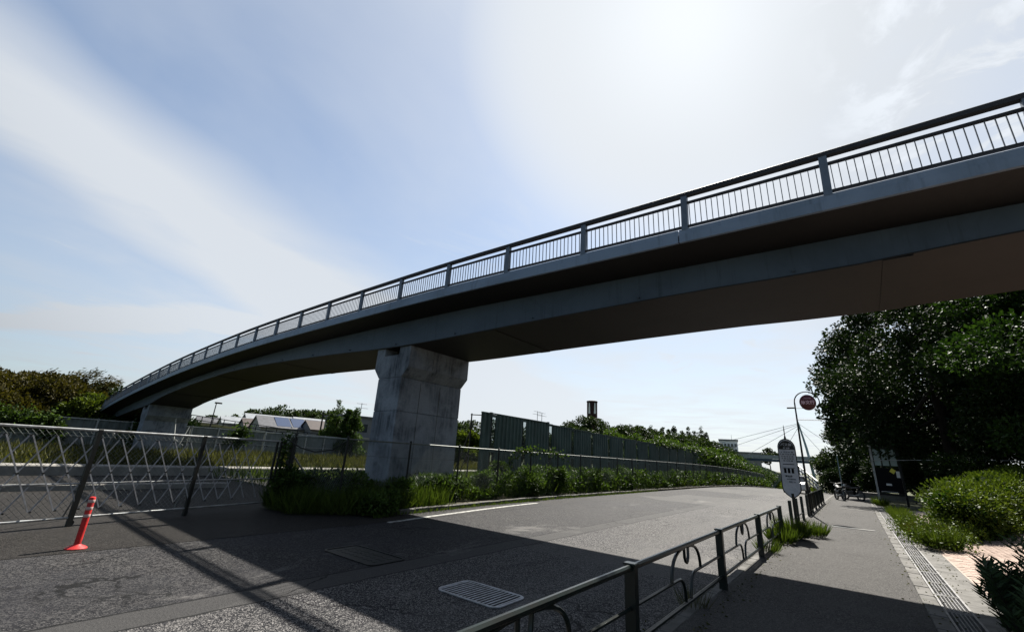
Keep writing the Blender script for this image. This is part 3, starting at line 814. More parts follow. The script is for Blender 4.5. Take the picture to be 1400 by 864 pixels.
# props at its near end
pr = MB(); pr.tube([(NX - .35, 14.0, 0), (NX - .35, 14.0, 3.3)], .03, 6); pr.build('prop', M['darksteel'], nb)
MB().tube([(NX - 1.3, 13.8, 0), (NX - .3, 14.1, 2.9)], .025, 6).build('prop', M['darksteel'], nb)
MB().tube([(NX - .9, 13.7, 0), (NX - .4, 14.1, 1.9)], .02, 6).build('prop', M['darksteel'], nb)
MB().tube([(NX - .42, 14.0, 3.25), (NX + .02, 14.3, 3.25)], .02, 6).build('prop', M['darksteel'], nb)

# ================================================================== FAR GREY PANEL WALL
fw = thing('panel_wall', 'grey panel wall with white posts beyond the yellow weeds', 'wall', (-48.5, 0, 0))
pm_ = corr(2.1, 2.45, .04, .7).mesh('panel', M['greypanel']); ps_ = MB().box(.06, .16, -.05, .05, -.1, 2.6).mesh('post', M['whitepost'])
for i in range(26):
    y = -12 + i * 2.2
    o = link('panel', pm_, fw, None, (0, y + .05, 0)); o.rotation_euler = (0, random.uniform(-.01, .01), 0)
    link('post', ps_, fw, None, (0, y, 0))
MB().box(-.02, .09, -12, 45.2, 2.47, 2.56).build('top_rail', M['whitepost'], fw)
MB().tube([(.16, -12, 1.2), (.16, 45.2, 1.2)], .03, 4).build('mid_rail', M['whitepost'], fw)
# trestle frame standing right of the far pier
tr_ = thing('trestle', 'white steel trestle frame standing right of the far pier', 'frame', (-44.6, 12.4, 0))
MB().tube([(0, 0, 0), (0, -.5, 3.0)], .05, 5).build('leg', M['whitepost'], tr_); MB().tube([(0, 0, 0), (0, .6, 2.4)], .05, 5).build('leg', M['whitepost'], tr_)
MB().tube([(0, -.4, 1.5), (0, .5, .9)], .04, 5).build('brace', M['whitepost'], tr_)

# concrete kerb walls of the unfinished road
cw = tag(MB().bbox(-18.1, -17.75, -8, 6.8, -.1, .16, .02).build('concrete_kerb', M['stripe']), 'near low pale concrete kerb behind the lattice gate', 'kerb')
cw = tag(MB().bbox(-24.9, -23.6, -12, 46, -.1, .34, .03).build('concrete_kerb', M['stripe']), 'farther broad pale concrete kerb in front of the weeds', 'kerb')
sheet('site_road', [-23.7, -18.0], [-20, 0, 20, 46], lambda x, y: -.02, M['road'])

# ================================================================== BRIGHT SMALL THINGS
cone = thing('traffic_post', 'red flexible traffic post with pale bands on the driveway', 'traffic post', (-9.2, 1.72, .004))
MB().lathe([(.125, 0), (.125, .012), (.10, .03), (.055, .05), (.045, .06)], 24).build('base', M['red'], cone, True)
MB().lathe([(.040, .055), (.040, .36), (.039, .68), (.034, .695), (.02, .70)], 20).build('tube', M['red'], cone, True)
for z_ in (.42, .52, .62): MB().lathe([(.0405, z_), (.0418, z_ + .003), (.0418, z_ + .037), (.0405, z_ + .04)], 20).build('band', M['reflect'], cone, True)


def cover(name, label, x0, x1, y0, y1, grate, mm, rc=.12):
    c = thing(name, label, 'drain cover' if grate else 'manhole cover', ((x0 + x1) / 2, (y0 + y1) / 2, 0))
    a, b = (x1 - x0) / 2, (y1 - y0) / 2
    def rr(k_):
        out_ = []
        for cx, cy, s in ((a - rc, b - rc, 0), (-a + rc, b - rc, 1), (-a + rc, -b + rc, 2), (a - rc, -b + rc, 3)):
            for j in range(6): an = (s + j / 5.) * PI / 2; out_.append((cx + (rc - k_) * math.cos(an), cy + (rc - k_) * math.sin(an)))
        return out_
    o_, i_ = rr(0), rr(.035); n = len(o_)
    mb = MB(); mb.v = [(*p, .004) for p in o_] + [(*p, .014) for p in o_] + [(*p, .014) for p in i_] + [(*p, .0045) for p in i_]
    for k_ in range(n):
        j = (k_ + 1) % n
        for q in range(3): mb.f.append((q * n + k_, q * n + j, (q + 1) * n + j, (q + 1) * n + k_))
    mb.build('rim', M[mm], c)
    pb = MB(); pb.v = [(*p, .0048) for p in rr(.03)]; pb.f = [tuple(range(n))]; pb.build('recess_shade' if grate else 'plate', M['black'] if grate else M['darksteel'], c)  # for a grating, a flat black sheet paints the shade between the bars
    if grate:
        nb_ = 17
        for k_ in range(1, nb_):
            x = -a + 2 * a * k_ / nb_; yb = b - .03
            ed = max(0, abs(x) - (a - rc)); yb -= rc - math.sqrt(max(0, rc * rc - ed * ed))
            MB().box(x - .011, x + .011, -yb, yb, .006, .0125).build('bar', M[mm], c)
        for s in (): MB().box(-a + .03, a - .03, s * b * 2 * .5 - .006, s * b * 2 * .5 + .006, .0055, .0105).build('cross_bar', M['black'], c)
    else:
        for i_ in range(-4, 5):
            for j_ in range(-1, 2): pb2 = MB().bbox(i_ * .12 - .03, i_ * .12 + .03, j_ * .14 - .03, j_ * .14 + .03, .005, .009, .002).build('stud', M['darksteel'], c)
    return c


cover('drain_cover', 'rounded steel drain grating with thin bars in the shaded road', -4.42, -3.42, 4.35, 4.97, True, 'bar')
cover('manhole_cover', 'dark rounded manhole cover with pale rim near the weeds', -7.15, -5.8, 4.38, 5.06, False, 'darksteel')

# drain channel on the right of the pavement
dc = thing('drain_channel', 'long steel drain grating channel right of the pavement edging', 'drain', (0, 0, 0))
MB().box(.63, .905, -6, 46, -.05, WZ - .03).build('channel_bed', M['black'], dc)
for xx in ((.628, .652), (.880, .904)): MB().box(xx[0], xx[1], -6, 36, WZ - .03, WZ + .013).build('frame', M['grate'], dc)
gm = MB()
for k_ in range(5): gm.box(.686 + k_ * .038, .695 + k_ * .038, 0, .96, WZ - .02, WZ + .006)
for k_ in range(2): gm.box(.66, .874, .01 + k_ * .91, .04 + k_ * .91, WZ - .015, WZ + .0085)
for k_ in range(28): gm.box(.67, .87, .06 + k_ * .031, .065 + k_ * .031, WZ - .016, WZ + .0)
gm = gm.mesh('grate_panel', M['grate'])
for i in range(36): link('grate_panel', gm, dc, None, (0, .4 + i * .98, 0))
cx_ = MB()
for (yy) in (17.8, 27.5):
    t = thing('drain_cover', 'narrow slotted drain lid set across the middle of the pavement' if yy < 20 else 'pale flat utility lid across the far pavement', 'drain cover', (-.4, yy, WZ))
    MB().bbox(-.45, .62, -.14, .14, 0, .010, .003).build('lid', M['kerb' if yy > 20 else 'darksteel'], t)
    if yy < 20:
        for k_ in range(12): MB().box(.2 + k_ * .033, .215 + k_ * .033, .0, .11, .0105, .013).build('slot_rib', M['stripe'], t)

# ---- text helper
def text(s, size, m, parent, loc, rx=PI / 2, rz=0, depth=.002, name='lettering', sx=1.):
    cu = bpy.data.curves.new(name, 'FONT'); cu.body = s; cu.size = size; cu.align_x = 'CENTER'; cu.align_y = 'CENTER'; cu.extrude = depth; cu.offset = size * .022
    o = bpy.data.objects.new(name, cu); COL.objects.link(o)
    dg = bpy.context.evaluated_depsgraph_get(); me = bpy.data.meshes.new_from_object(o.evaluated_get(dg)); bpy.data.objects.remove(o)
    me.materials.clear(); me.materials.append(m)
    o = link(name, me, parent); o.location = loc; o.rotation_euler = (rx, 0, rz); o.scale = (sx, 1, 1); return o


# bus stop sign
bs = thing('bus_stop_sign', 'pale bus stop sign plate with timetable on a dark post', 'sign', (-1.38, 14.0, WZ))
MB().bbox(-.22, .22, -.16, .16, 0, .16, .03).build('base', M['darksteel'], bs)
MB().tube([(0, 0, .1), (0, 0, 1.0)], .035, 8).build('pole', M['darksteel'], bs, True)
def plate(sc, y0, y1):
    pl = [(0, .86), (.05, .90), (.14, .97), (.205, 1.06), (.215, 1.16)]
    pl += [(.205, 2.12)] + [(.205 * math.cos(a), 2.14 + .24 * math.sin(a)) for a in np.linspace(.12, PI / 2, 9)]
    pl = pl + [(-x, z_) for x, z_ in pl[::-1][1:-1]]
    c = 1.6
    return [(x * sc, (z_ - c) * (1 + (sc - 1) * .3) + c) for x, z_ in pl]
MB().prism(plate(1.0, 0, 0), -.012, .012).build('rim', M['darksteel'], bs)
MB().prism(plate(.90, 0, 0), -.0155, .0155).build('plate', M['plate'], bs)
hd = [(-.18, 2.10), (.18, 2.10)] + [(.18 * math.cos(a), 2.13 + .20 * math.sin(a)) for a in np.linspace(.1, PI - .1, 9)]
MB().prism(hd, -.0175, .0175).build('head_panel', M['darksteel'], bs)
MB().lathe([(.03, 2.38), (.02, 2.43), (.009, 2.47), (.014, 2.50), (.010, 2.54), (.013, 2.60), (.004, 2.74)], 8).build('finial', M['darksteel'], bs, True)
ty = -.019
text('バス停', .085, M['plate'], bs, (0, ty, 2.22))
text('時刻表', .05, M['plate'], bs, (0, ty, 2.13))
for i_, s in enumerate(('6  12 27 41 58', '7  04 13 25 37 49', '8  02 16 31 44', '9  08 26 43 59', '10 15 32 48')):
    text(s, .046, M['black'], bs, (0, ty, 2.03 - i_ * .055))
MB().box(-.13, .13, -.0185, -.0165, 1.715, 1.735).build('rule', M['black'], bs)
for i_ in range(3): MB().box(-.12 + i_ * .085, -.065 + i_ * .085, -.0185, -.0165, 1.50, 1.62).build('notice', M['black'], bs)
MB().box(-.14, .13, -.0183, -.0163, 1.625, 1.637).build('rule', M['black'], bs)
text('運賃表', .055, M['black'], bs, (-.03, ty, 1.42)); text('のりば案内', .04, M['black'], bs, (.02, ty, 1.35)); text('系統 15', .045, M['black'], bs, (.03, ty, 1.28))

# circular sign on a tall pole
cs = thing('circular_sign', 'round dark red sign in a ring on a tall slender pole', 'sign', (-1.6, 21.5, WZ))
pts = [(0, 0, 0), (0, 0, 2.0), (0, 0, 4.25)] + [(.43 - .43 * math.cos(a), 0, 4.32 + .42 * math.sin(a)) for a in np.linspace(.05, PI + .75, 18)]
MB().tube(pts, [.045, .04, .028] + [.022] * 18, 8).build('pole', M['darksteel'], cs, True)
dm = MB().lathe([(0, -.03), (.255, -.03), (.275, -.02), (.275, .02), (.255, .03), (0, .03)], 32); o = dm.build('disc', M['signred'], cs, True); o.location = (.46, 0, 4.30); o.rotation_euler = (PI / 2, 0, 0); o.scale = (1.05, 1.15, 1)
text('停文行', .165, M['pinkink'], cs, (.46, -.034, 4.29), sx=.95); text('バスのりば', .05, M['pinkink'], cs, (.46, -.034, 4.46))
MB().tube([(0, 0, 4.07), (.5, 0, 4.07)], .012, 5).build('bar', M['darksteel'], cs); MB().tube([(0, 0, 3.6), (.8, 0, 3.58)], .01, 5).build('bar', M['darksteel'], cs)
MB().bbox(-.30, -.03, -.03, .03, 4.06, 4.12, .015).build('lamp_bracket', M['darksteel'], cs)

# notice board / shelter on the right
nbx, nby = .93, 35.3
sb = thing('notice_board', 'glazed notice board with dark frame and pinned sheets under the trees', 'notice board', (nbx, nby, WZ), .0); sb.scale = (1, 1, 1.12)
for x in (0, 1.25): MB().bbox(x - .05, x + .05, -.05, .05, 0, 3.0 if x == 0 else 2.9, .01).build('post', M['whitepost' if x == 0 else 'darksteel'], sb)
MB().bbox(.055, 1.19, -.035, .035, .5, .6, .01).build('lower_beam', M['darksteel'], sb)
MB().box(.055, 1.19, -.02, .02, .62, 1.85).build('back_panel', M['black'], sb)
for i_ in range(3):
    MB().box(.10 + i_ * .37, .40 + i_ * .37, -.012, .012, 1.98, 2.82).build('pane', M['board'], sb)
for i_ in range(4): MB().box(.055 + i_ * .37, .095 + i_ * .37, -.03, .03, 1.87, 2.86).build('mullion', M['darksteel'], sb)
MB().box(.055, 1.19, -.034, .034, 2.865, 2.93).build('head', M['darksteel'], sb); MB().box(.055, 1.19, -.034, .034, 1.855, 1.867).build('sill', M['darksteel'], sb)
o = MB().box(-.11, .11, -.003, .003, -.11, .11).build('notice', M['yellow'], sb); o.location = (.86, -.03, 1.72); o.rotation_euler = (0, .6, 0)
MB().box(1.0, 1.16, -.03, -.024, 1.40, 1.72).build('notice', M['paper'], sb); MB().box(.45, .70, -.03, -.024, .98, 1.08).build('notice', M['paper'], sb)
MB().box(.16, .9, -.03, -.024, .66, .68).build('notice', M['paper'], sb)
tag(MB().tube([(1.0, 35.2, 2.62), (5, 32, 2.75), (14, 28, 2.9)], .018, 5).build('cable', M['galv']), 'thin pale cable running right from the notice board into the trees', 'cable')


# motorcycles
def motorcycle(label, loc, rz):
    t = thing('motorcycle', label, 'motorcycle', loc, rz, 'motorcycles parked at the far pavement')
    for x in (-.62, .62):
        mb = MB(); mb.tube([(x + .29 * math.cos(a), 0, .3 + .29 * math.sin(a)) for a in np.linspace(0, 2 * PI, 17)], .05, 6, False); o = mb.build('wheel', M['tyre'], t, True)
        mb = MB()
        for k_ in range(5): a = k_ * 2 * PI / 5; mb.tube([(x, 0, .3), (x + .25 * math.cos(a), 0, .3 + .25 * math.sin(a))], .012, 4)
        mb.tube([(x, -.05, .3), (x, .05, .3)], .05, 8); mb.build('spokes', M['galv'], o)
    MB().tube([(.62, 0, .3), (.5, 0, .7), (.38, 0, 1.0)], .035, 6).build('fork', M['galv'], t)
    MB().tube([(.38, -.33, 1.05), (.40, -.1, 1.0), (.40, .1, 1.0), (.38, .33, 1.05)], .018, 6).build('handlebar', M['darksteel'], t)
    MB().tube([(.45, 0, .78), (.2, 0, .80), (-.05, 0, .72)], [.08, .16, .10], 8, squash=.8).build('tank', M['darksteel'], t, True)
    MB().tube([(-.05, 0, .74), (-.35, 0, .76), (-.72, 0, .82)], [.11, .13, .06], 8, squash=.45).build('seat', M['tyre'], t, True)
    MB().bbox(-.2, .25, -.12, .12, .22, .58, .05).build('engine', M['darksteel'], t)
    MB().tube([(.1, .14, .3), (-.3, .16, .28), (-.75, .16, .36)], [.03, .04, .05], 6).build('exhaust', M['galv'], t, True)
    MB().tube([(.50, 0, .88), (.60, 0, .88)], [.09, .07], 8).build('headlight', M['lamp'], t)
    for s in (-1, 1): MB().tube([(.36, s * .28, 1.05), (.33, s * .34, 1.22)], .01, 4).build('mirror', M['galv'], t)
    return t


motorcycle('dark motorcycle parked nearest beside the far end of the railing', (-1.0, 36.5, WZ + prof(36.5)), 1.9)
motorcycle('second motorcycle parked just right of the other under the trees', (-.35, 38.5, WZ + prof(38.5)), 2.3)
tag(MB().tube([(-.9, 41, 0), (-.9, 41, 3.0)], .04, 6).build('utility_post', M['bluegreen']), 'slender pale blue green post rising behind the motorcycles', 'post')
ws = thing('low_wall', 'low pale concrete bench wall across the dark end of the pavement', 'wall', (.9, 45, prof(45) + .1))
MB().bbox(-1.6, 2.6, -.2, .2, 0, .35, .02).build('wall_body', M['stripe'], ws); MB().bbox(-1.65, 2.65, -.25, .25, .36, .44, .02).build('coping', M['stripe'], ws)


# ---- car behind the sign
def car(label, loc, rz):
    t = thing('parked_car', label, 'car', loc, rz)
    P_ = [(-2.1, .35), (-2.15, .62), (-2.05, .85), (-1.75, .95), (-.95, 1.0), (-.95, 1.0), (.9, 1.0), (1.85, .88), (2.1, .68), (2.12, .38), (1.75, .28), (-1.8, .28)]
    mb = MB().prism(P_, -.82, .82); o = mb.build('body', M['carwhite'], t)
    bv = o.modifiers.new('b', 'BEVEL'); bv.width = .07; bv.segments = 3
    cab = MB(); lo = [(-1.6, -.76), (1.0, -.76), (1.0, .76), (-1.6, .76)]; hi = [(-1.1, -.6), (.35, -.6), (.35, .6), (-1.1, .6)]
    cab.add([(*p, .97) for p in lo] + [(*p, 1.42) for p in hi], [(0, 1, 5, 4), (1, 2, 6, 5), (2, 3, 7, 6), (3, 0, 4, 7)]); cab.build('windows', M['glass'], t)
    MB().bbox(-1.15, .40, -.64, .64, 1.41, 1.48, .03).build('roof', M['carwhite'], t)
    for x in (-1.3, 1.3):
        for y_ in (-.8, .8):
            o = MB().lathe([(0, -.1), (.3, -.1), (.32, -.07), (.32, .07), (.3, .1), (0, .1)], 16).build('wheel', M['tyre'], t, True); o.location = (x, y_, .32); o.rotation_euler = (PI / 2, 0, 0)
            MB().lathe([(0, -.11), (.18, -.11), (.2, -.1), (.2, .1), (.18, .11), (0, .11)], 12).build('rim', M['galv'], o, True)
    for y_ in (-.6, .6): MB().bbox(-2.16, -2.08, y_ - .16, y_ + .16, .62, .76, .02).build('headlight', M['lamp'], t); 
    MB().bbox(-2.17, -2.12, -.4, .4, .42, .58, .01).build('grille', M['black'], t)
    return t


car('white car parked at the far road edge half hidden by the bus stop sign', (-4.35, 48, prof(48)), PI / 2)

# ================================================================== VEGETATION
def fz(y): return prof(y) + .08
# weeds between kerb and barrier: a continuous mass plus clumps one can tell apart
n = 52000
yy = 8.3 + 72 * rng.random(n) ** 1.5; xx = -10.5 - 1.9 * rng.random(n)
hgt = (.25 + .12 * np.clip((yy - 11) / 3, 0, 1)) + (.55 + .25 * np.clip((yy - 11) / 3, 0, 1)) * np.clip(np.sin(yy * 1.9) * .5 + .5 + np.sin(yy * .7 + 1) * .3, 0, 1) * (1 - .35 * (xx < -12)); zt = hgt * rng.random(n) ** .7
P = np.stack([xx, yy, np.array([fz(a) for a in yy]) + zt], 1)
leaves('weed_verge', P, unit(n) + [0, 0, .5], .12 * rng.uniform(.5, 1.5, n) * (1 + yy / 60), .05 * (1 + yy / 60), M['weed'], None, 'stuff')
n = 9000
yy = 8 + 70 * rng.random(n) ** 1.5; xx = -10.5 - 1.9 * rng.random(n)
P = np.stack([xx, yy, np.array([fz(a) for a in yy])], 1)
N = np.stack([rng.normal(0, .3, n), rng.normal(0, .3, n), np.ones(n)], 1)
leaves('tall_grass', P, N, rng.uniform(.2, .8, n), .012 + yy * .0005, M['grass'], None, 'stuff')


def bush(label, loc, h, rad, nl, leaf, m, group, sq=1., name='bush', cat='bush'):
    t = thing(name, label, cat, loc, 0, group)
    LB = []
    for i in range(14):
        a = random.uniform(0, 2 * PI); q = rad * random.uniform(.1, .6); zz = h * random.uniform(.3, .75)
        s = rad * random.uniform(.28, .48); LB.append((q * math.cos(a), q * math.sin(a) * sq, zz, s, s * sq, min(s, h * .35)))
    P, q = crown_points(LB, nl, .4); P[:, 2] = np.abs(P[:, 2])
    leaves('foliage', P, q + unit(nl) * .7, leaf * rng.uniform(.6, 1.3, nl), leaf * .5, M[m], t)
    mb = MB()
    for i in range(6):
        b = LB[i]; mb.tube([(random.uniform(-.08, .08), random.uniform(-.08, .08), -.05), (b[0], b[1], b[2])], [.018, .007], 4)
    mb.build('stems', M['bark'], t, kind='stuff')
    return t


bushes = [(-11.75, 14.6, 1.55, .55, 'tall bright leaved weed clump pressed against the first green panel'), (-11.6, 16.4, 1.35, .6, 'tall weed clump behind the fence at the second green panel'), (-11.7, 19.4, 1.2, .6, 'weed clump behind the fence left of the mid fence one'), (-11.6, 23.6, 1.25, .8, 'weed clump far along behind the fence before the dark stretch'), (-10.9, 15.6, 1.05, .85, 'rounded bush spilling over the kerb below the second barrier slot'),
          (-11.2, 13.2, 1.15, .6, 'tall leafy weed clump under the near end of the green barrier'),
          (-11.0, 17.9, 1.25, .75, 'green bush against the roadside fence right of the one spilling over the kerb'),
          (-11.3, 11.4, .85, .6, 'low weed clump just right of the pier foot'),
          (-11.1, 21.5, 1.2, .8, 'weed clump reaching mid fence below the barrier'),
          (-11.2, 26, 1.4, 1.0, 'large far weed clump draped on the fence where barrier looks darkest')]
for x, y, h, r_, lab in bushes: bush(lab, (x, y, .07), h, r_, int(5200 * r_), .10, 'weed', 'weed clumps along the roadside fence')
# dark overgrowth at the fence corner, in the shade of the pier
for i, (x, y, h, r_, lab) in enumerate([(-10.9, 8.9, .75, .8, 'dark shaded weed clump in front of the tall pier'), (-11.3, 7.4, 1.0, .9, 'broad shaded weed clump at the fence corner by the gate'),
                      (-12.0, 6.3, .95, .8, 'shaded weeds at the foot of the gate end post'), (-10.9, 10.2, .7, .6, 'small weed clump at the right corner of the tall pier'),
                      (-10.1, 7.5, .5, .7, 'low dark weeds spreading onto the road near the fence corner')]):
    bush(lab, (x, y, 0.02), h, r_, 4200, .11, 'weed', 'shaded weeds at the fence corner')
n = 9000
xx = -12.3 + rng.random(n) * 2.4; yy = 5.6 + rng.random(n) * 4.6; ok = xx < np.interp(yy, [5.6, 7, 10], [-10.9, -9.9, -10.0])
P = np.stack([xx, yy, np.zeros(n)], 1)[ok]; N = np.stack([rng.normal(0, .35, n), rng.normal(0, .35, n), np.ones(n)], 1)[ok]
leaves('corner_grass', P, N, rng.uniform(.25, .8, len(P)), .025, M['grass'], None, 'stuff')
# vines on barrier, fence and gate end
def vine(label, pts_, nl, spread, leaf=.11, m='weed'):
    t = thing('climbing_vine', label, 'vine', tuple(pts_[0]))
    p0 = np.array(pts_[0]); A = np.array(pts_)
    k_ = rng.integers(0, len(A) - 1, nl); f_ = rng.random(nl)[:, None]; P = A[k_] * (1 - f_) + A[k_ + 1] * f_ + rng.normal(0, 1, (nl, 3)) * np.array(spread) - p0
    leaves('foliage', P, unit(nl), leaf * rng.uniform(.6, 1.3, nl), leaf * .75, M[m], t)
    MB().tube([tuple(np.array(a) - p0) for a in pts_], .012, 4).build('stem', M['bark'], t)
    return t


vine('pale vine creeping along the fence top below the first barrier slots', [(-10.75, 13.9, 1.2), (-10.75, 14.6, 1.85), (-10.75, 15.5, 1.9), (-10.75, 17.0, 1.9), (-10.75, 18.5, 1.7)], 300, (.03, .15, .10))
vine('long vine running along the top of the green barrier', [(-12.6, 36, 3.3), (-12.6, 42, 3.3), (-12.6, 55, 3.2), (-12.6, 70, 2.5)], 2200, (.12, 1.0, .13), .18, 'weed')
vine('vine mass hanging down the far half of the barrier', [(-12.4, 50, 2.6), (-12.3, 62, 2.0), (-12.3, 78, 1.4), (-12.3, 100, .2)], 6500, (.14, 2.5, .5), .22)
vine('dark vine wrapped round the gate end post', [(-12.33, 5.93, .3), (-12.33, 5.93, 1.2), (-12.33, 5.93, 1.82)], 420, (.07, .07, .1), .08)
vine('vine hanging over the grey panel wall behind the gate', [(-48.2, 10.6, .6), (-48.2, 10.9, 2.0), (-48.2, 11.2, 2.9)], 700, (.1, .5, .4), .28)
vine('second vine clump on the grey panel wall right of the first', [(-48.2, 18.3, 1.0), (-48.2, 18.6, 2.6)], 500, (.1, .5, .35), .28)
vine('big vine spread covering the left end of the grey panel wall', [(-48.1, -1, 2.3), (-48.1, 1, 2.5), (-48.1, 3.2, 2.3), (-48.1, 4.4, 2.1)], 2000, (.2, .7, .35), .22)
vine('vine trailing down the panel wall left of the far pier', [(-48.1, 5.0, 2.3), (-48.1, 5.4, 1.2), (-48.1, 5.4, .4)], 700, (.1, .35, .4), .26)

# dry yellow weeds beyond the pale kerb
n = 60000
xx = -25.2 - 22.8 * rng.random(n) ** 1.1; yy = -12 + 62 * rng.random(n)
P = np.stack([xx, yy, np.full(n, -.05)], 1); N = np.stack([rng.normal(0, .4, n), rng.normal(0, .4, n), np.ones(n)], 1)
leaves('dry_weeds', P, N, rng.uniform(.3, 1.0, n) * (.6 + .5 * np.sin(xx * .5 + yy * .3) ** 2), .09, M['dry'], None, 'stuff')
n = 16000
xx = -13.2 - 10.2 * rng.random(n); yy = 8 + 50 * rng.random(n); 
P = np.stack([xx, yy, np.full(n, -.05)], 1); N = np.stack([rng.normal(0, .4, n), rng.normal(0, .4, n), np.ones(n)], 1)
leaves('rough_grass', P, N, rng.uniform(.2, .8, n), .04, M['grass'], None, 'stuff')

# litter: dead leaves and grit along the kerbs
n = 2600
yy = 1 + 34 * rng.random(n) ** 1.4; side_ = rng.integers(0, 4, n)
xx = np.choose(side_, [-1.52 + np.abs(rng.normal(0, .10, n)), -1.80 - np.abs(rng.normal(0, .10, n)), .56 + rng.normal(0, .12, n), 1.05 + rng.normal(0, .13, n)])
zz = np.choose(side_, [np.full(n, WZ + .004), np.full(n, .006), np.full(n, WZ + .016), np.full(n, WZ + .012)])
N = unit(n); N[:, 2] *= .15
leaves('dead_leaves', np.stack([xx, yy, zz], 1), N, rng.uniform(.015, .05, n), .02, M['dry'], None, 'stuff', fold=.1)
n = 1500
yy = 7 + 22 * rng.random(n); xx = np.array([kx(a) for a in yy]) + np.abs(rng.normal(0, .08, n)) + .01
N = np.stack([rng.normal(.4, .4, n), rng.normal(0, .4, n), np.ones(n) * .8], 1)
leaves('kerb_weeds', np.stack([xx, yy, np.zeros(n)], 1), N, rng.uniform(.04, .17, n), .02, M['grass'], None, 'stuff')
n = 700
yy = 2 + 20 * rng.random(n); xx = -1.75 - np.abs(rng.normal(0, .03, n)); N = np.stack([rng.normal(-.3, .4, n), rng.normal(0, .4, n), np.ones(n) * .8], 1)
leaves('kerb_weeds', np.stack([xx, yy, np.zeros(n)], 1), N, rng.uniform(.03, .10, n), .012, M['dry'], None, 'stuff')
# tufts round the bus stop and by the guard rail
tuft('grass_tuft', 'leafy grass tuft growing round the bus stop base', 'grass tuft', (-1.45, 13.4, WZ), 'tufts along the pavement', 480, .58, .6, 'grass', lw=.022)
tuft('grass_tuft', 'broad grass tuft between guard rail end and bus stop', 'grass tuft', (-1.55, 12.3, WZ), 'tufts along the pavement', 420, .42, .55, 'grass', lw=.02)
tuft('grass_tuft', 'grass tuft right of the bus stop base', 'grass tuft', (-1.05, 14.3, WZ), 'tufts along the pavement', 320, .45, .5, 'grass', lw=.02)
tuft('grass_tuft', 'small seedy tuft under the guard rail post', 'grass tuft', (-1.6, 10.6, WZ), 'tufts along the pavement', 160, .32, .4, 'grass', lw=.014)
tuft('grass_tuft', 'thin dry weeds in the first open arch of the guard rail', 'grass tuft', (-1.72, 5.9, .05), 'tufts along the pavement', 90, .35, .3, 'dry', lw=.006)
tuft('grass_tuft', 'little tuft at the foot of the notice board', 'grass tuft', (.85, 33.0, WZ), 'tufts along the pavement', 260, .6, .6, 'grass', lw=.03)

# azalea hedge with grasses at its foot
hg = thing('hedge', 'sunlit yellow green azalea hedge beside the pink brick paving', 'hedge', (0, 0, 0))
LB = []
for i in range(150):
    f_ = random.random(); cx = 1.7 + f_ * 4.2 + random.uniform(0, .6); cy = 16.6 + f_ * 13.4 + random.uniform(0, 2.4)
    zz = random.uniform(.3, 1.2) + f_ * 1.0; s = random.uniform(.45, .8); LB.append((cx, cy, zz, s, s, s * .7))
P, q = crown_points(LB, 95000, .30); P[:, 2] = np.maximum(P[:, 2], .2); q[:, 2] += .25
leaves('foliage', P, q + unit(len(P)) * .6, .085 * rng.uniform(.6, 1.3, len(P)), .05, M['hedge'], hg)
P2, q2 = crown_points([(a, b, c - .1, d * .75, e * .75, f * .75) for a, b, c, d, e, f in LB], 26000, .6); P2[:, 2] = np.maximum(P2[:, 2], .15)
leaves('shade_core_foliage', P2, unit(len(P2)), .15, .11, M['leafmid'], hg)  # darker core leaves added to deepen the shade on the hedge front
mb = MB()
for b in LB[::4]: mb.tube([(b[0], b[1], .1), (b[0] + .1, b[1], b[2])], [.02, .008], 4)
mb.build('stems', M['bark'], hg, kind='stuff')
for (x, y, r_, lab) in [(1.35, 14.9, .5, 'pale long grass clump at the near left corner of the hedge'), (1.25, 16.3, .5, 'second pale grass clump along the drain by the hedge'), (1.3, 18, .6, 'third grass clump by the drain in front of hedge'), (1.85, 17.0, .5, 'grass clump at the hedge foot by the brick paving')]:
    tuft('grass_tuft', lab, 'grass tuft', (x, y, .12), 'grass at the hedge foot', 700, .62, r_ * 1.3, 'dry' if r_ == .5 and x < 1.3 else 'grass', lw=.016, leafn=900, leafm='hedge', leaf=.07)
for i in range(6): tuft('grass_tuft', ORD[i] + ' low grass tuft along the drain channel, counting away from the paving corner', 'grass tuft', (1.15 + .1 * (i % 2), 19.5 + i * 1.5, .12), 'grass fringe along the drain', 300, .5, .55, 'grass', lw=.02)

# oleander in the near right corner
def oleander(label, loc, nst, h, rad):
    t = thing('oleander_shrub', label, 'shrub', loc, 0, 'dark shrubs in the near right corner')
    PP, NN = [], []; mb = MB()
    for i in range(nst):
        a = random.uniform(0, 2 * PI); q = rad * random.uniform(.1, 1.); hh = h * random.uniform(.65, 1.)
        p0 = Vector((q * .3 * math.cos(a), q * .3 * math.sin(a), 0)); p2 = Vector((q * math.cos(a), q * math.sin(a), hh)); p1 = (p0 + p2) / 2 + Vector((0, 0, .08))
        mb.tube([p0, p1, p2], [.006, .005, .003], 4)
        for k_ in range(16):
            f_ = .25 + .75 * k_ / 15.; p = p1.lerp(p2, (f_ - .5) * 2) if f_ > .5 else p0.lerp(p1, f_ * 2)
            for s in range(3):
                b = s * 2.1 + k_ * 1.05; PP.append(tuple(p)); NN.append((math.cos(b), math.sin(b), .75))
    mb.build('stems', M['bark'], t, kind='stuff')
    n_ = len(PP); leaves('foliage', np.array(PP), np.array(NN), .115 * rng.uniform(.7, 1.2, n_), .022, M['oleander'], t, fold=.1)
    return t


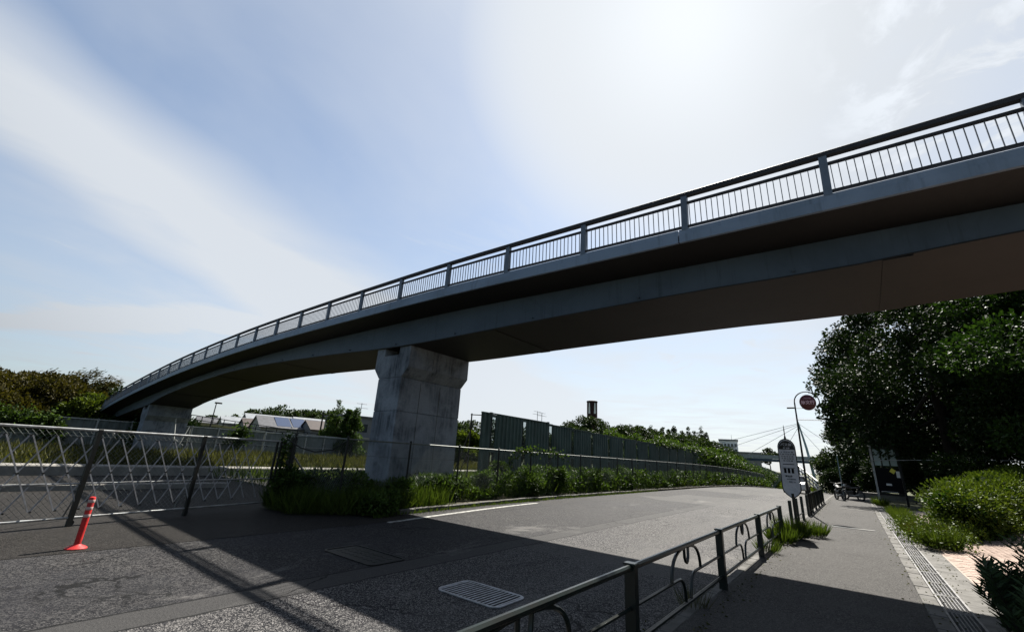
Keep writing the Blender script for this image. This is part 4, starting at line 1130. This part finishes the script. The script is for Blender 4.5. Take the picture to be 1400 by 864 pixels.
for (x, y, n_, h, r_, lab) in [(1.08, 6.7, 34, .80, .34, 'dark narrow leaved shrub left in the near right corner'), (1.42, 6.75, 44, 1.0, .38, 'tallest dark narrow leaved shrub at the right frame edge'), (1.2, 6.05, 34, .72, .35, 'low narrow leaved shrub in front of the taller ones'),
                           (1.2, 7.4, 20, .66, .28, 'small narrow leaved shrub at the edge of the brick paving'), (1.75, 7.3, 34, .95, .4, 'narrow leaved shrub behind the tallest one')]:
    oleander(lab, (x, y, .12), n_, h, r_)
tuft('grass_tuft', 'dark blades of grass at the foot of the near shrubs', 'grass tuft', (1.1, 6.4, .1), 'grass below the near shrubs', 380, .32, .5, 'oleander', lw=.012)
tuft('grass_tuft', 'dark blades of grass right below the tallest near shrub', 'grass tuft', (1.35, 5.9, .1), 'grass below the near shrubs', 380, .4, .6, 'oleander', lw=.012)

# big trees on the right
tree('broadleaf_tree', 'huge dark evergreen tree overhanging the far pavement', 'tree', (4.6, 44, -.3), 17.2, 7.2, 2.2, 60000, .26, 'leafdark', 'trees right of the pavement', lobes=60, trunk=.4, seed=3, lobe_r=.27)
tree('broadleaf_tree', 'dense evergreen tree behind the notice board', 'tree', (4.5, 36.5, -.1), 14.2, 6.1, 2.6, 52000, .20, 'leafdark', 'trees right of the pavement', lobes=50, trunk=.35, seed=4, lobe_r=.28)
tree('broadleaf_tree', 'large leafy tree rising behind the azalea hedge under the bridge', 'tree', (8.6, 26, .1), 13.0, 5.6, 2.0, 56000, .17, 'leafmid', 'trees right of the pavement', lobes=50, trunk=.3, seed=5, lobe_r=.27)
tree('broadleaf_tree', 'bright leaved tree nearest the bridge on the right', 'tree', (9.8, 17.5, .6), 9.0, 4.0, 2.2, 42000, .14, 'leafmid', 'trees right of the pavement', lobes=40, trunk=.22, seed=6, lobe_r=.29)
tree('broadleaf_tree', 'dark tree filling the notch between the two tallest crowns', 'tree', (7.6, 31, .3), 14.0, 5.2, 1.6, 42000, .19, 'leafdark', 'trees right of the pavement', lobes=46, trunk=.28, seed=15, lobe_r=.29)
tree('broadleaf_tree', 'dark tree deep in the grove on the right', 'tree', (14, 36, 1), 15.0, 6.5, 1.0, 30000, .26, 'leafdark', 'trees right of the pavement', lobes=40, trunk=.35, seed=8)
tree('broadleaf_tree', 'second dark tree deep in the grove', 'tree', (17, 25, 1.6), 12.0, 5.5, .8, 24000, .24, 'leafdark', 'trees right of the pavement', lobes=34, trunk=.3, seed=9)
tree('broadleaf_tree', 'low thick tree closing the end of the pavement', 'tree', (3.2, 55, -1), 12.0, 5.6, .6, 20000, .30, 'leafdark', 'trees right of the pavement', lobes=36, trunk=.3, seed=10)
tree('broadleaf_tree', 'smaller green tree left of the grove beyond the sign pole', 'tree', (-.6, 62, -1.2), 8.0, 3.8, .6, 11000, .28, 'farleaf', 'trees right of the pavement', lobes=26, trunk=.2, seed=12)
bush('dark thicket under the far end of the bridge', (-56.5, 11.5, 0), 3.6, 3.6, 7000, .35, 'leafdark', 'thickets under the bridge end')
bush('second dark thicket left of the far pier', (-52, 14.5, 0), 3.2, 3.0, 5000, .35, 'leafdark', 'thickets under the bridge end')
bush('tall dark bush closing the gap behind the motorcycles', (1.3, 49, prof(49)), 3.6, 1.9, 7000, .2, 'leafdark', 'dark bushes under the grove')
bush('dark bush between the ramp and the pavement end', (-.5, 56, prof(56)), 3.2, 1.6, 5000, .2, 'leafdark', 'dark bushes under the grove')
bush('dark bush behind the low wall at the pavement end', (3.4, 47, prof(47)), 3.8, 2.2, 7000, .2, 'leafdark', 'dark bushes under the grove')
bush('dark bush at the road edge below the far trees', (-1.9, 55, prof(55)), 2.6, 1.6, 5000, .2, 'leafdark', 'dark bushes under the grove')
# dark understory bushes in the grove
for i, (x, y, h, r_) in enumerate([(4.3, 30.5, 2.9, 1.9), (6.9, 24.5, 3.0, 2.0), (3.3, 38.5, 2.6, 1.9), (9.5, 21, 3.2, 2.0), (11.5, 28, 3.5, 2.4), (7.6, 30, 3.4, 2.2)]):
    bush(['dark bush behind the notice board', 'dark bush behind the hedge top', 'dark bush beside the far pavement', 'dark bush at the right end of the hedge', 'dark bush deep behind the hedge', 'dark bush between the grove trunks'][i], (x, y, .2), h, r_, 6500, .16, 'leafdark', 'dark bushes under the grove')

# left: bamboo and trees behind the grey wall
for i, (px, py, D, rad, m, lab) in enumerate([(12, 512, 62, 6.0, 'bamboo', 'brownish bamboo grove at the left frame edge'), (52, 510, 64, 5.2, 'bamboo', 'rusty bamboo crown left of the bridge end'),
        (88, 516, 62, 4.6, 'bamboo', 'bamboo with feathery tips nearest the bridge end'), (122, 538, 60, 3.2, 'yellowgreen', 'yellow green bamboo crown touching the bridge end'), (-30, 508, 66, 6.5, 'bamboo', 'bamboo crown partly outside the left frame edge')]):
    p = on_d(px, py, D); tree('bamboo_clump', lab, 'bamboo', (p.x, p.y, -.2), p.z + .2, rad, 1.2, 26000, .27, m, 'bamboo beyond the grey wall', lobes=34, trunk=.12, seed=20 + i, drop=-.25, lobe_r=.3, limbs=3)
p = on_d(150, 527, 85); tree('broadleaf_tree', 'dark tree just behind the end of the bridge', 'tree', (p.x, p.y, 0), p.z, 4.5, 1, 8000, .4, 'farleaf', 'far trees on the left', lobes=24, trunk=.2, seed=31)
# plumes of bamboo leaning out above the crowns
for i, (px, py, D) in enumerate([(30, 506, 62), (72, 508, 63), (98, 507, 62), (113, 515, 61), (128, 519, 61)]):
    p = on_d(px, py, D); t = thing('bamboo_culm', ORD[i] + ' feathery bamboo tip from the left arching above the grove', 'bamboo', (p.x, p.y, p.z - 2.6), 0, 'bamboo tips above the grove')
    A = np.array([(0, 0, 0), (.1, .5, 1.3), (.1, 1.1, 2.1), (.1, 2.0, 2.7)]); nl = 420
    k_ = rng.integers(0, 3, nl); f_ = rng.random(nl)[:, None]; Pq = A[k_] * (1 - f_) + A[k_ + 1] * f_ + rng.normal(0, .22, (nl, 3))
    leaves('foliage', Pq, unit(nl) * .6 + [0, .7, .3], .38, .09, M['bamboo'], t); MB().tube([tuple(a) for a in A], [.04, .03, .02, .01], 4).build('culm', M['bark'], t)

# ================================================================== FAR BACKGROUND, LEFT: houses and trees
def house(label, px, py_r, D, wd, dp, m_roof, m_wall, rz, solar=False, eave=.0):
    p = on_d(px, py_r, D); hh = p.z
    t = thing('house', label, 'house', (p.x, p.y, -.1), rz, 'houses beyond the grey wall')
    ez = hh - dp * .22
    MB().box(-wd / 2, wd / 2, -dp / 2, dp / 2, 0, ez).build('wall', M[m_wall], t)
    o_ = .35
    MB().prism([(-dp / 2 - o_, ez - .12), (0, hh - .1), (dp / 2 + o_, ez - .12), (dp / 2 + o_, ez + .06), (0, hh + .1), (-dp / 2 - o_, ez + .06)], -wd / 2 - o_, wd / 2 + o_, 'x').build('roof', M[m_roof], t)
    for s in (-1, 1): MB().prism([(-dp / 2, ez), (dp / 2, ez), (0, hh - .15)], s * wd / 2 - .1, s * wd / 2 + .1, 'x').build('gable', M[m_wall], t)
    for k_ in range(int(wd // 2.4)):
        for zz in ([ez - 1.7] + ([ez - 4.4] if ez > 5.2 else [])):
            f_ = MB().box(-wd / 2 + 1 + k_ * 2.3, -wd / 2 + 2.2 + k_ * 2.3, -dp / 2 - .05, -dp / 2 + .02, zz, zz + 1.1).build('window', M['glass'], t)
    if solar:
        sl = math.atan2(hh - ez, dp / 2)
        for k_ in range(3):
            o = MB().box(-1.3, 1.3, -dp * .22, dp * .22, .0, .07).build('solar_panel', M['solar'], t)
            o.location = ((k_ - 1) * 2.9, -dp * .25, (ez + hh) / 2 + .16); o.rotation_euler = (sl, 0, 0)
    return t


rzf = math.radians(78)
house('pale low house with light metal roof far left', 335, 571, 120, 9, 7, 'roofpale', 'wall', rzf)
house('brown roofed house right of the pale metal roof', 366, 574, 108, 9, 8, 'roofbrown', 'wallgrey', rzf)
house('wide house with two solar arrays on its roof', 405, 572, 100, 14, 10, 'roof', 'wall', rzf, True)
house('house with long pale roof behind the solar roof', 385, 569, 128, 16, 8, 'roofpale', 'wallgrey', rzf)
house('brown roofed house left of the vine covered tree', 452, 577, 96, 9, 8, 'roofbrown', 'wallgrey', rzf)
house('pale roofed house right of the solar roof', 438, 573, 118, 12, 8, 'roofpale', 'wall', rzf)
house('small white house peeping left behind the distant roofs', 300, 571, 135, 9, 7, 'roof', 'wall', rzf)
p = on_d(500, 573, 80); ab = thing('apartment_building', 'grey two storey building peeping left of the tall pier', 'building', (p.x - 1, p.y, 0), rzf)
MB().box(-5, 5, -4, 4, 0, p.z).build('wall', M['wallgrey'], ab); MB().box(-5.2, 5.2, -4.3, 4.2, p.z, p.z + .25).build('roof', M['roof'], ab)
for k_ in range(4):
    for zz in (1.2, 3.9):
        MB().box(-4.3 + k_ * 2.4, -2.9 + k_ * 2.4, -4.06, -3.98, zz, zz + 1.3).build('window', M['glass'], ab)
MB().box(-5, 5, -4.9, -4, 2.9, 3.05).build('balcony', M['wall'], ab)


def antenna(label, px, py0, py1, D):
    a, b = on_d(px, py0, D), on_d(px, py1, D); t = thing('antenna', label, 'antenna', (a.x, a.y, b.z), 0, 'roof antennas'); h_ = a.z - b.z
    MB().tube([(0, 0, 0), (0, 0, h_)], .05, 4).build('mast', M['galv'], t)
    for zz, w_ in ((.95, .9), (.72, 1.2)): MB().tube([(-w_ * .2, -w_, h_ * zz), (w_ * .2, w_, h_ * zz)], .035, 4).build('crossbar', M['galv'], t)


antenna('roof antenna left of the tall pier', 495, 551, 575, 80); antenna('left one of two thin antennas above the barrier', 735, 562, 578, 80); antenna('right one of two thin antennas above the barrier', 741, 564, 580, 82)
a = on_d(296, 551, 60); lp = thing('street_lamp', 'thin street lamp rising beside the far end of the bridge arch', 'street lamp', (a.x, a.y, 0))
MB().tube([(0, 0, 0), (0, 0, a.z)], [.09, .05], 6).build('pole', M['darksteel'], lp); MB().bbox(-.1, .1, -.15, .55, a.z - .05, a.z + .12, .03).build('lamp_head', M['darksteel'], lp)
a = on_d(443, 561, 75); up = thing('utility_pole', 'utility pole among the distant roofs', 'pole', (a.x, a.y, 0))
MB().tube([(0, 0, 0), (0, 0, a.z)], [.17, .12], 6).build('pole', M['darksteel'], up); MB().box(-.06, .06, -.8, .8, a.z - .7, a.z - .6).build('crossarm', M['darksteel'], up)
# embankment rail in front of the houses
er = thing('embankment_rail', 'long thin rail climbing the bank in front of the houses', 'railing', (0, 0, 0))
A_, B_ = on_d(262, 567, 66), on_d(500, 603, 62); C_ = on_d(150, 556, 75)
for dz in (0, -.5): MB().tube([C_ + Vector((0, 0, dz)), A_ + Vector((0, 0, dz)), B_ + Vector((0, 0, dz))], .06, 4).build('rail', M['darksteel'], er)
for k_ in range(18): q = A_.lerp(B_, k_ / 17.); MB().tube([q, (q.x, q.y, q.z - 1.2)], .05, 4).build('post', M['darksteel'], er)
v = []
for k_ in range(12): q = A_.lerp(B_, k_ / 11.); v += [(q.x + 3.0, q.y, -.2), (q.x, q.y, q.z - .7), (q.x - 9, q.y, q.z - .8), (q.x - 9, q.y, -1)]
mb = MB(); mb.v = v
for k_ in range(11):
    for j in range(3): mb.f.append((k_ * 4 + j, k_ * 4 + j + 1, k_ * 4 + j + 5, k_ * 4 + j + 4))
mb.build('embankment', M['terrain'], None, kind='structure')

for i, (px, py, D, rad) in enumerate([(345, 562, 190, 7), (365, 558, 185, 8), (392, 557, 180, 9), (418, 561, 180, 8), (432, 565, 175, 6), (452, 563, 170, 7), (428, 557, 190, 7), (468, 560, 165, 7), (320, 566, 200, 5), (400, 560, 175, 6), (290, 569, 210, 5), (484, 562, 170, 6)]):
    p = on_d(px, py, D); tree('distant_tree', ['dark distant tree left of the pair over the roofs', 'rounded dark tree above the brown roof', 'broad dark tree above the solar roofs', 'dark tree right of the broad one', 'low dark tree in the dip of the skyline', 'dark tree left of the vine covered tree', 'rounded tall tree above the long pale roof', 'dark tree behind the vine covered tree', 'small round tree farthest left on the skyline', 'smaller tree in front of the broad one', 'tiny tree at the left edge of the skyline', 'dark tree right behind the vine covered tree'][i],
                              'tree', (p.x, p.y, 0), p.z, rad, 1, 3600, .9, 'farleaf', 'trees on the left skyline', lobes=18, trunk=.3, seed=40 + i, limbs=0)
for i, (px, py, D, rad, lab) in enumerate([(465, 547, 58, 1.6, 'tallest spire of the vine covered tree group'), (478, 557, 57, 1.3, 'middle vine covered trunk, narrower'), (489, 558, 56, 1.5, 'right vine covered tree next to the pier'), (456, 562, 60, 1.6, 'left low vine covered tree')]):
    p = on_d(px, py, D); tree('vine_covered_tree', lab, 'tree', (p.x, p.y, 0), p.z * 1.05, rad, .4, 7000, .2, 'weed', 'vine covered trees left of the pier', lobes=44, trunk=.15, seed=60 + i, shape='cone', limbs=0)
# trees seen between pier and barrier
for i, (px, py, D, rad, lab) in enumerate([(632, 578, 70, 4.0, 'green tree right of the tall pier'), (646, 574, 85, 4.5, 'dark tree touching the barrier near end'), (640, 590, 50, 2.2, 'low yellow green bush tree between pier and barrier')]):
    p = on_d(px, py, D); tree('distant_tree', lab, 'tree', (p.x, p.y, 0), p.z, rad, .5, 7000, .35, 'yellowgreen' if i == 2 else 'farleaf', 'trees between pier and barrier', lobes=20, trunk=.2, seed=70 + i, limbs=0)

for i, (px, py, D, rad) in enumerate([(676, 578, 60, 3.4), (704, 582, 64, 3.6), (738, 588, 66, 3.6), (768, 590, 70, 3.6), (800, 594, 74, 3.6), (832, 599, 80, 3.6)]):
    p = on_d(px, py, D); tree('distant_tree', ORD[i] + ' dark tree from the left seen through the slots of the green barrier', 'tree', (p.x, p.y, 0), p.z, rad, .3, 4500, .35, 'farleaf', 'trees behind the green barrier', lobes=20, trunk=.2, seed=80 + i, limbs=0)

# ================================================================== FAR BACKGROUND, RIGHT: wooded hill, tower, flats, cable bridge
hill = [(772, 582, 115, 5), (785, 573, 120, 5), (797, 568, 125, 4.5), (812, 569, 128, 5), (826, 575, 122, 5), (842, 578, 122, 5), (858, 581, 125, 5), (872, 583, 130, 5), (886, 586, 130, 5), (905, 588, 120, 5.5), (924, 590, 120, 5.5),
        (942, 592, 118, 5.5), (958, 598, 112, 5), (974, 604, 110, 5), (900, 598, 90, 4.5), (922, 602, 88, 4.5), (945, 606, 86, 4.5), (965, 612, 84, 4), (985, 617, 88, 3.4), (868, 592, 95, 4.5), (840, 586, 100, 4.5), (1000, 622, 100, 2.6)]
hill.sort()
for i, (px, py, D, rad) in enumerate(hill):
    p = on_d(px, py, D)
    side_ = 'left' if px < 840 else ('middle' if px < 920 else 'right')
    tree('hill_tree', ORD[i] + ' rounded tree from the left on the wooded hill above the barrier', 'tree', (p.x, p.y, max(-1, p.z - 10)), min(p.z + 1, 10), rad, .5, 5200, .5, 'farleaf' if D > 100 else 'weed', 'trees on the wooded hill', lobes=22, trunk=.25, seed=100 + i, limbs=0)
for i, (px, py) in enumerate([(871, 579), (881, 583), (889, 578), (896, 584), (905, 580), (913, 584), (921, 581), (932, 586), (940, 582), (949, 586), (958, 581), (964, 589)]):
    p = on_d(px, py, 135); tree('conifer', ORD[i] + ' pointed conifer from the left on the ridge of the wooded hill', 'tree', (p.x, p.y, max(-1, p.z - 11)), 11.3, 2.0, 1.0, 3400, .36, 'farleaf', 'conifers on the ridge', lobes=40, trunk=.15, seed=140 + i, shape='cone', limbs=0)
a = on_d(809.5, 548.5, 175); b = on_d(809.5, 567, 175); c_ = on_d(817, 548.5, 175)
rw = (c_ - a).length
tw = thing('tower', 'dark red brown tower with two pale vertical stripes above the hill trees', 'tower', (a.x, a.y, 0), math.atan2(-a.x, a.y) * -1 * 0)
tw.rotation_euler = (0, 0, math.atan2(a.y, a.x) - PI / 2)
MB().lathe([(rw * .94, b.z - 14), (rw * .94, a.z - .5), (rw, a.z - .5), (rw, a.z), (rw * .5, a.z + .25)], 12).build('body', M['brown'], tw)
for s in (-1, 1):
    mb = MB(); x0 = s * rw * .5
    mb.prism([(x0 - rw * .17, b.z + .3), (x0 + rw * .17, b.z + .3), (x0 + rw * .09, a.z - .9), (x0 - rw * .09, a.z - .9)], -rw * .98, -rw * .80); mb.build('stripe', M['paper'], tw)
# apartment block
a = on_d(983, 600.5, 150); b = on_d(1008, 602, 150); mid = (a + b) / 2; wv = (b - a); wl = math.hypot(wv.x, wv.y)
fl = thing('apartment_block', 'white multi storey block on the skyline behind the hill', 'building', (mid.x, mid.y, 0), math.atan2(wv.y, wv.x))
MB().box(-wl / 2, wl / 2, 0, 9, 0, a.z - .3).build('wall', M['paper'], fl); MB().box(-wl / 2 - .2, wl / 2 + .2, -.3, 9.2, a.z - .29, a.z + .1).build('roof', M['wallgrey'], fl)
for r_ in range(5):
    zz = a.z - 1.6 - r_ * 1.55
    MB().box(-wl / 2, wl / 2 - .6, -.5, 0, zz - .55, zz - .45).build('balcony', M['wall'], fl)
    for k_ in range(5): MB().box(-wl / 2 + .35 + k_ * wl / 5.3, -wl / 2 + .95 + k_ * wl / 5.3, -.04, .02, zz - .4, zz + .45).build('window', M['glass'], fl)
MB().tube([(wl * .2, 3, a.z), (wl * .2, 3, a.z + 1.6)], .06, 4).build('mast', M['galv'], fl)
# low white building by the bridge
a = on_d(1018, 619, 145); lo_ = thing('low_building', 'low pale building just right of the white block', 'building', (a.x, a.y, 0), .2)
MB().box(-4, 4, 0, 6, 0, a.z).build('wall', M['wall'], lo_); MB().box(-4.2, 4.2, -.2, 6.2, a.z, a.z + .3).build('roof', M['roofpale'], lo_)
for k_ in range(5): MB().box(-3.6 + k_ * 1.5, -2.7 + k_ * 1.5, -.05, .02, a.z - 1.6, a.z - .6).build('window', M['glass'], lo_)
p = on_d(1050, 614, 150); tree('distant_tree', 'small round tree on the cable bridge deck line', 'tree', (p.x, p.y, 0), p.z + .3, 2.4, 3.2, 2500, .45, 'farleaf', 'lone trees by the cable bridge', lobes=14, seed=161, limbs=0)
# cable stayed bridge
YC = 125
cbz = on_y(1040, 627, YC).z; tp = on_y(1091, 577, YC)
cb_ = thing('cable_stayed_bridge', 'distant cable stayed bridge with pale green mast behind the sign pole', 'bridge', (tp.x, YC, 0))
MB().box(-38, 26, -1.5, 1.5, cbz - .55, cbz).build('deck', M['steel'], cb_); MB().box(-38, 26, -1.6, -1.52, cbz + .02, cbz + .9).build('parapet', M['whitepost'], cb_)
MB().tube([(1.9, 0, -2), (.9, 0, tp.z * .55), (0, 0, tp.z)], [.34, .26, .15], 8).build('mast', M['bluegreen'], cb_, True)
for k_, xx in enumerate((-30, -22, -13, -5, 5, 10)): MB().tube([(0, 0, tp.z - .3 - .25 * (k_ % 5)), (xx, 0, cbz)], .05, 4).build('cable', M['galv'], cb_)
for xx in (-34, 20): MB().bbox(xx - .8, xx + .8, -1.2, 1.2, -4, cbz - .56, .05).build('support', M['concrete'], cb_)
# grassy bank below its deck
n = 16000
bx = on_y(1040, 640, 105)
def bank(x, y): return -2.2 + max(0, (cbz - .2) - .20 * (x - (bx.x - 14)) * 1.) * .9 if x > bx.x - 14 else -2.2 + cbz * .85
v = []; gx = np.linspace(bx.x - 20, bx.x + 14, 18); gy = np.linspace(92, 123, 8)
mb = MB()
for y in gy:
    for x in gx: mb.v.append((x, y, -2.6 + (max(0, min(1, (bx.x + 11 - x) / 24)) * (cbz + 2.0)) * sm(90, 112, y) + .15 * math.sin(x * 2.1 + y)))
for j in range(7):
    for i in range(17): mb.f.append((j * 18 + i, j * 18 + i + 1, (j + 1) * 18 + i + 1, (j + 1) * 18 + i))
mb.build('grass_bank', M['bank'], None, kind='structure')
P = np.stack([rng.uniform(bx.x - 20, bx.x + 12, n), rng.uniform(93, 122, n), np.zeros(n)], 1)
P[:, 2] = -2.6 + np.clip((bx.x + 11 - P[:, 0]) / 24, 0, 1) * (cbz + 2.0) * np.array([sm(90, 112, a) for a in P[:, 1]])
leaves('bank_grass', P, unit(n) * .6 + [0, 0, .8], .6, .3, M['yellowgreen'], None, 'stuff')
# ramp with white barriers coming down beside the far trees
rp = thing('ramp', 'sloping ramp with three pale guard bars descending behind the sign pole', 'ramp', (0, 0, 0))
a0, a1 = on_y(1088, 634, 80), on_y(1130, 668, 58)
for dz in (0, -.55, -1.1): MB().tube([a0 + Vector((0, 0, dz)), a1 + Vector((0, 0, dz * .8))], .10, 4).build('guard_bar', M['galv'], rp)
for k_ in range(9): q = a0.lerp(a1, k_ / 8.); MB().tube([(q.x, q.y, q.z), (q.x, q.y, q.z - 1.6)], .07, 4).build('post', M['darksteel'], rp)
mb = MB().prism([(a0.y, a0.z - 1.4), (a1.y, a1.z - 1.2), (a1.y, -4), (a0.y, -4)], a1.x + .1, a1.x + 3.5, 'x'); mb.build('ramp_body', M['concrete'], rp)
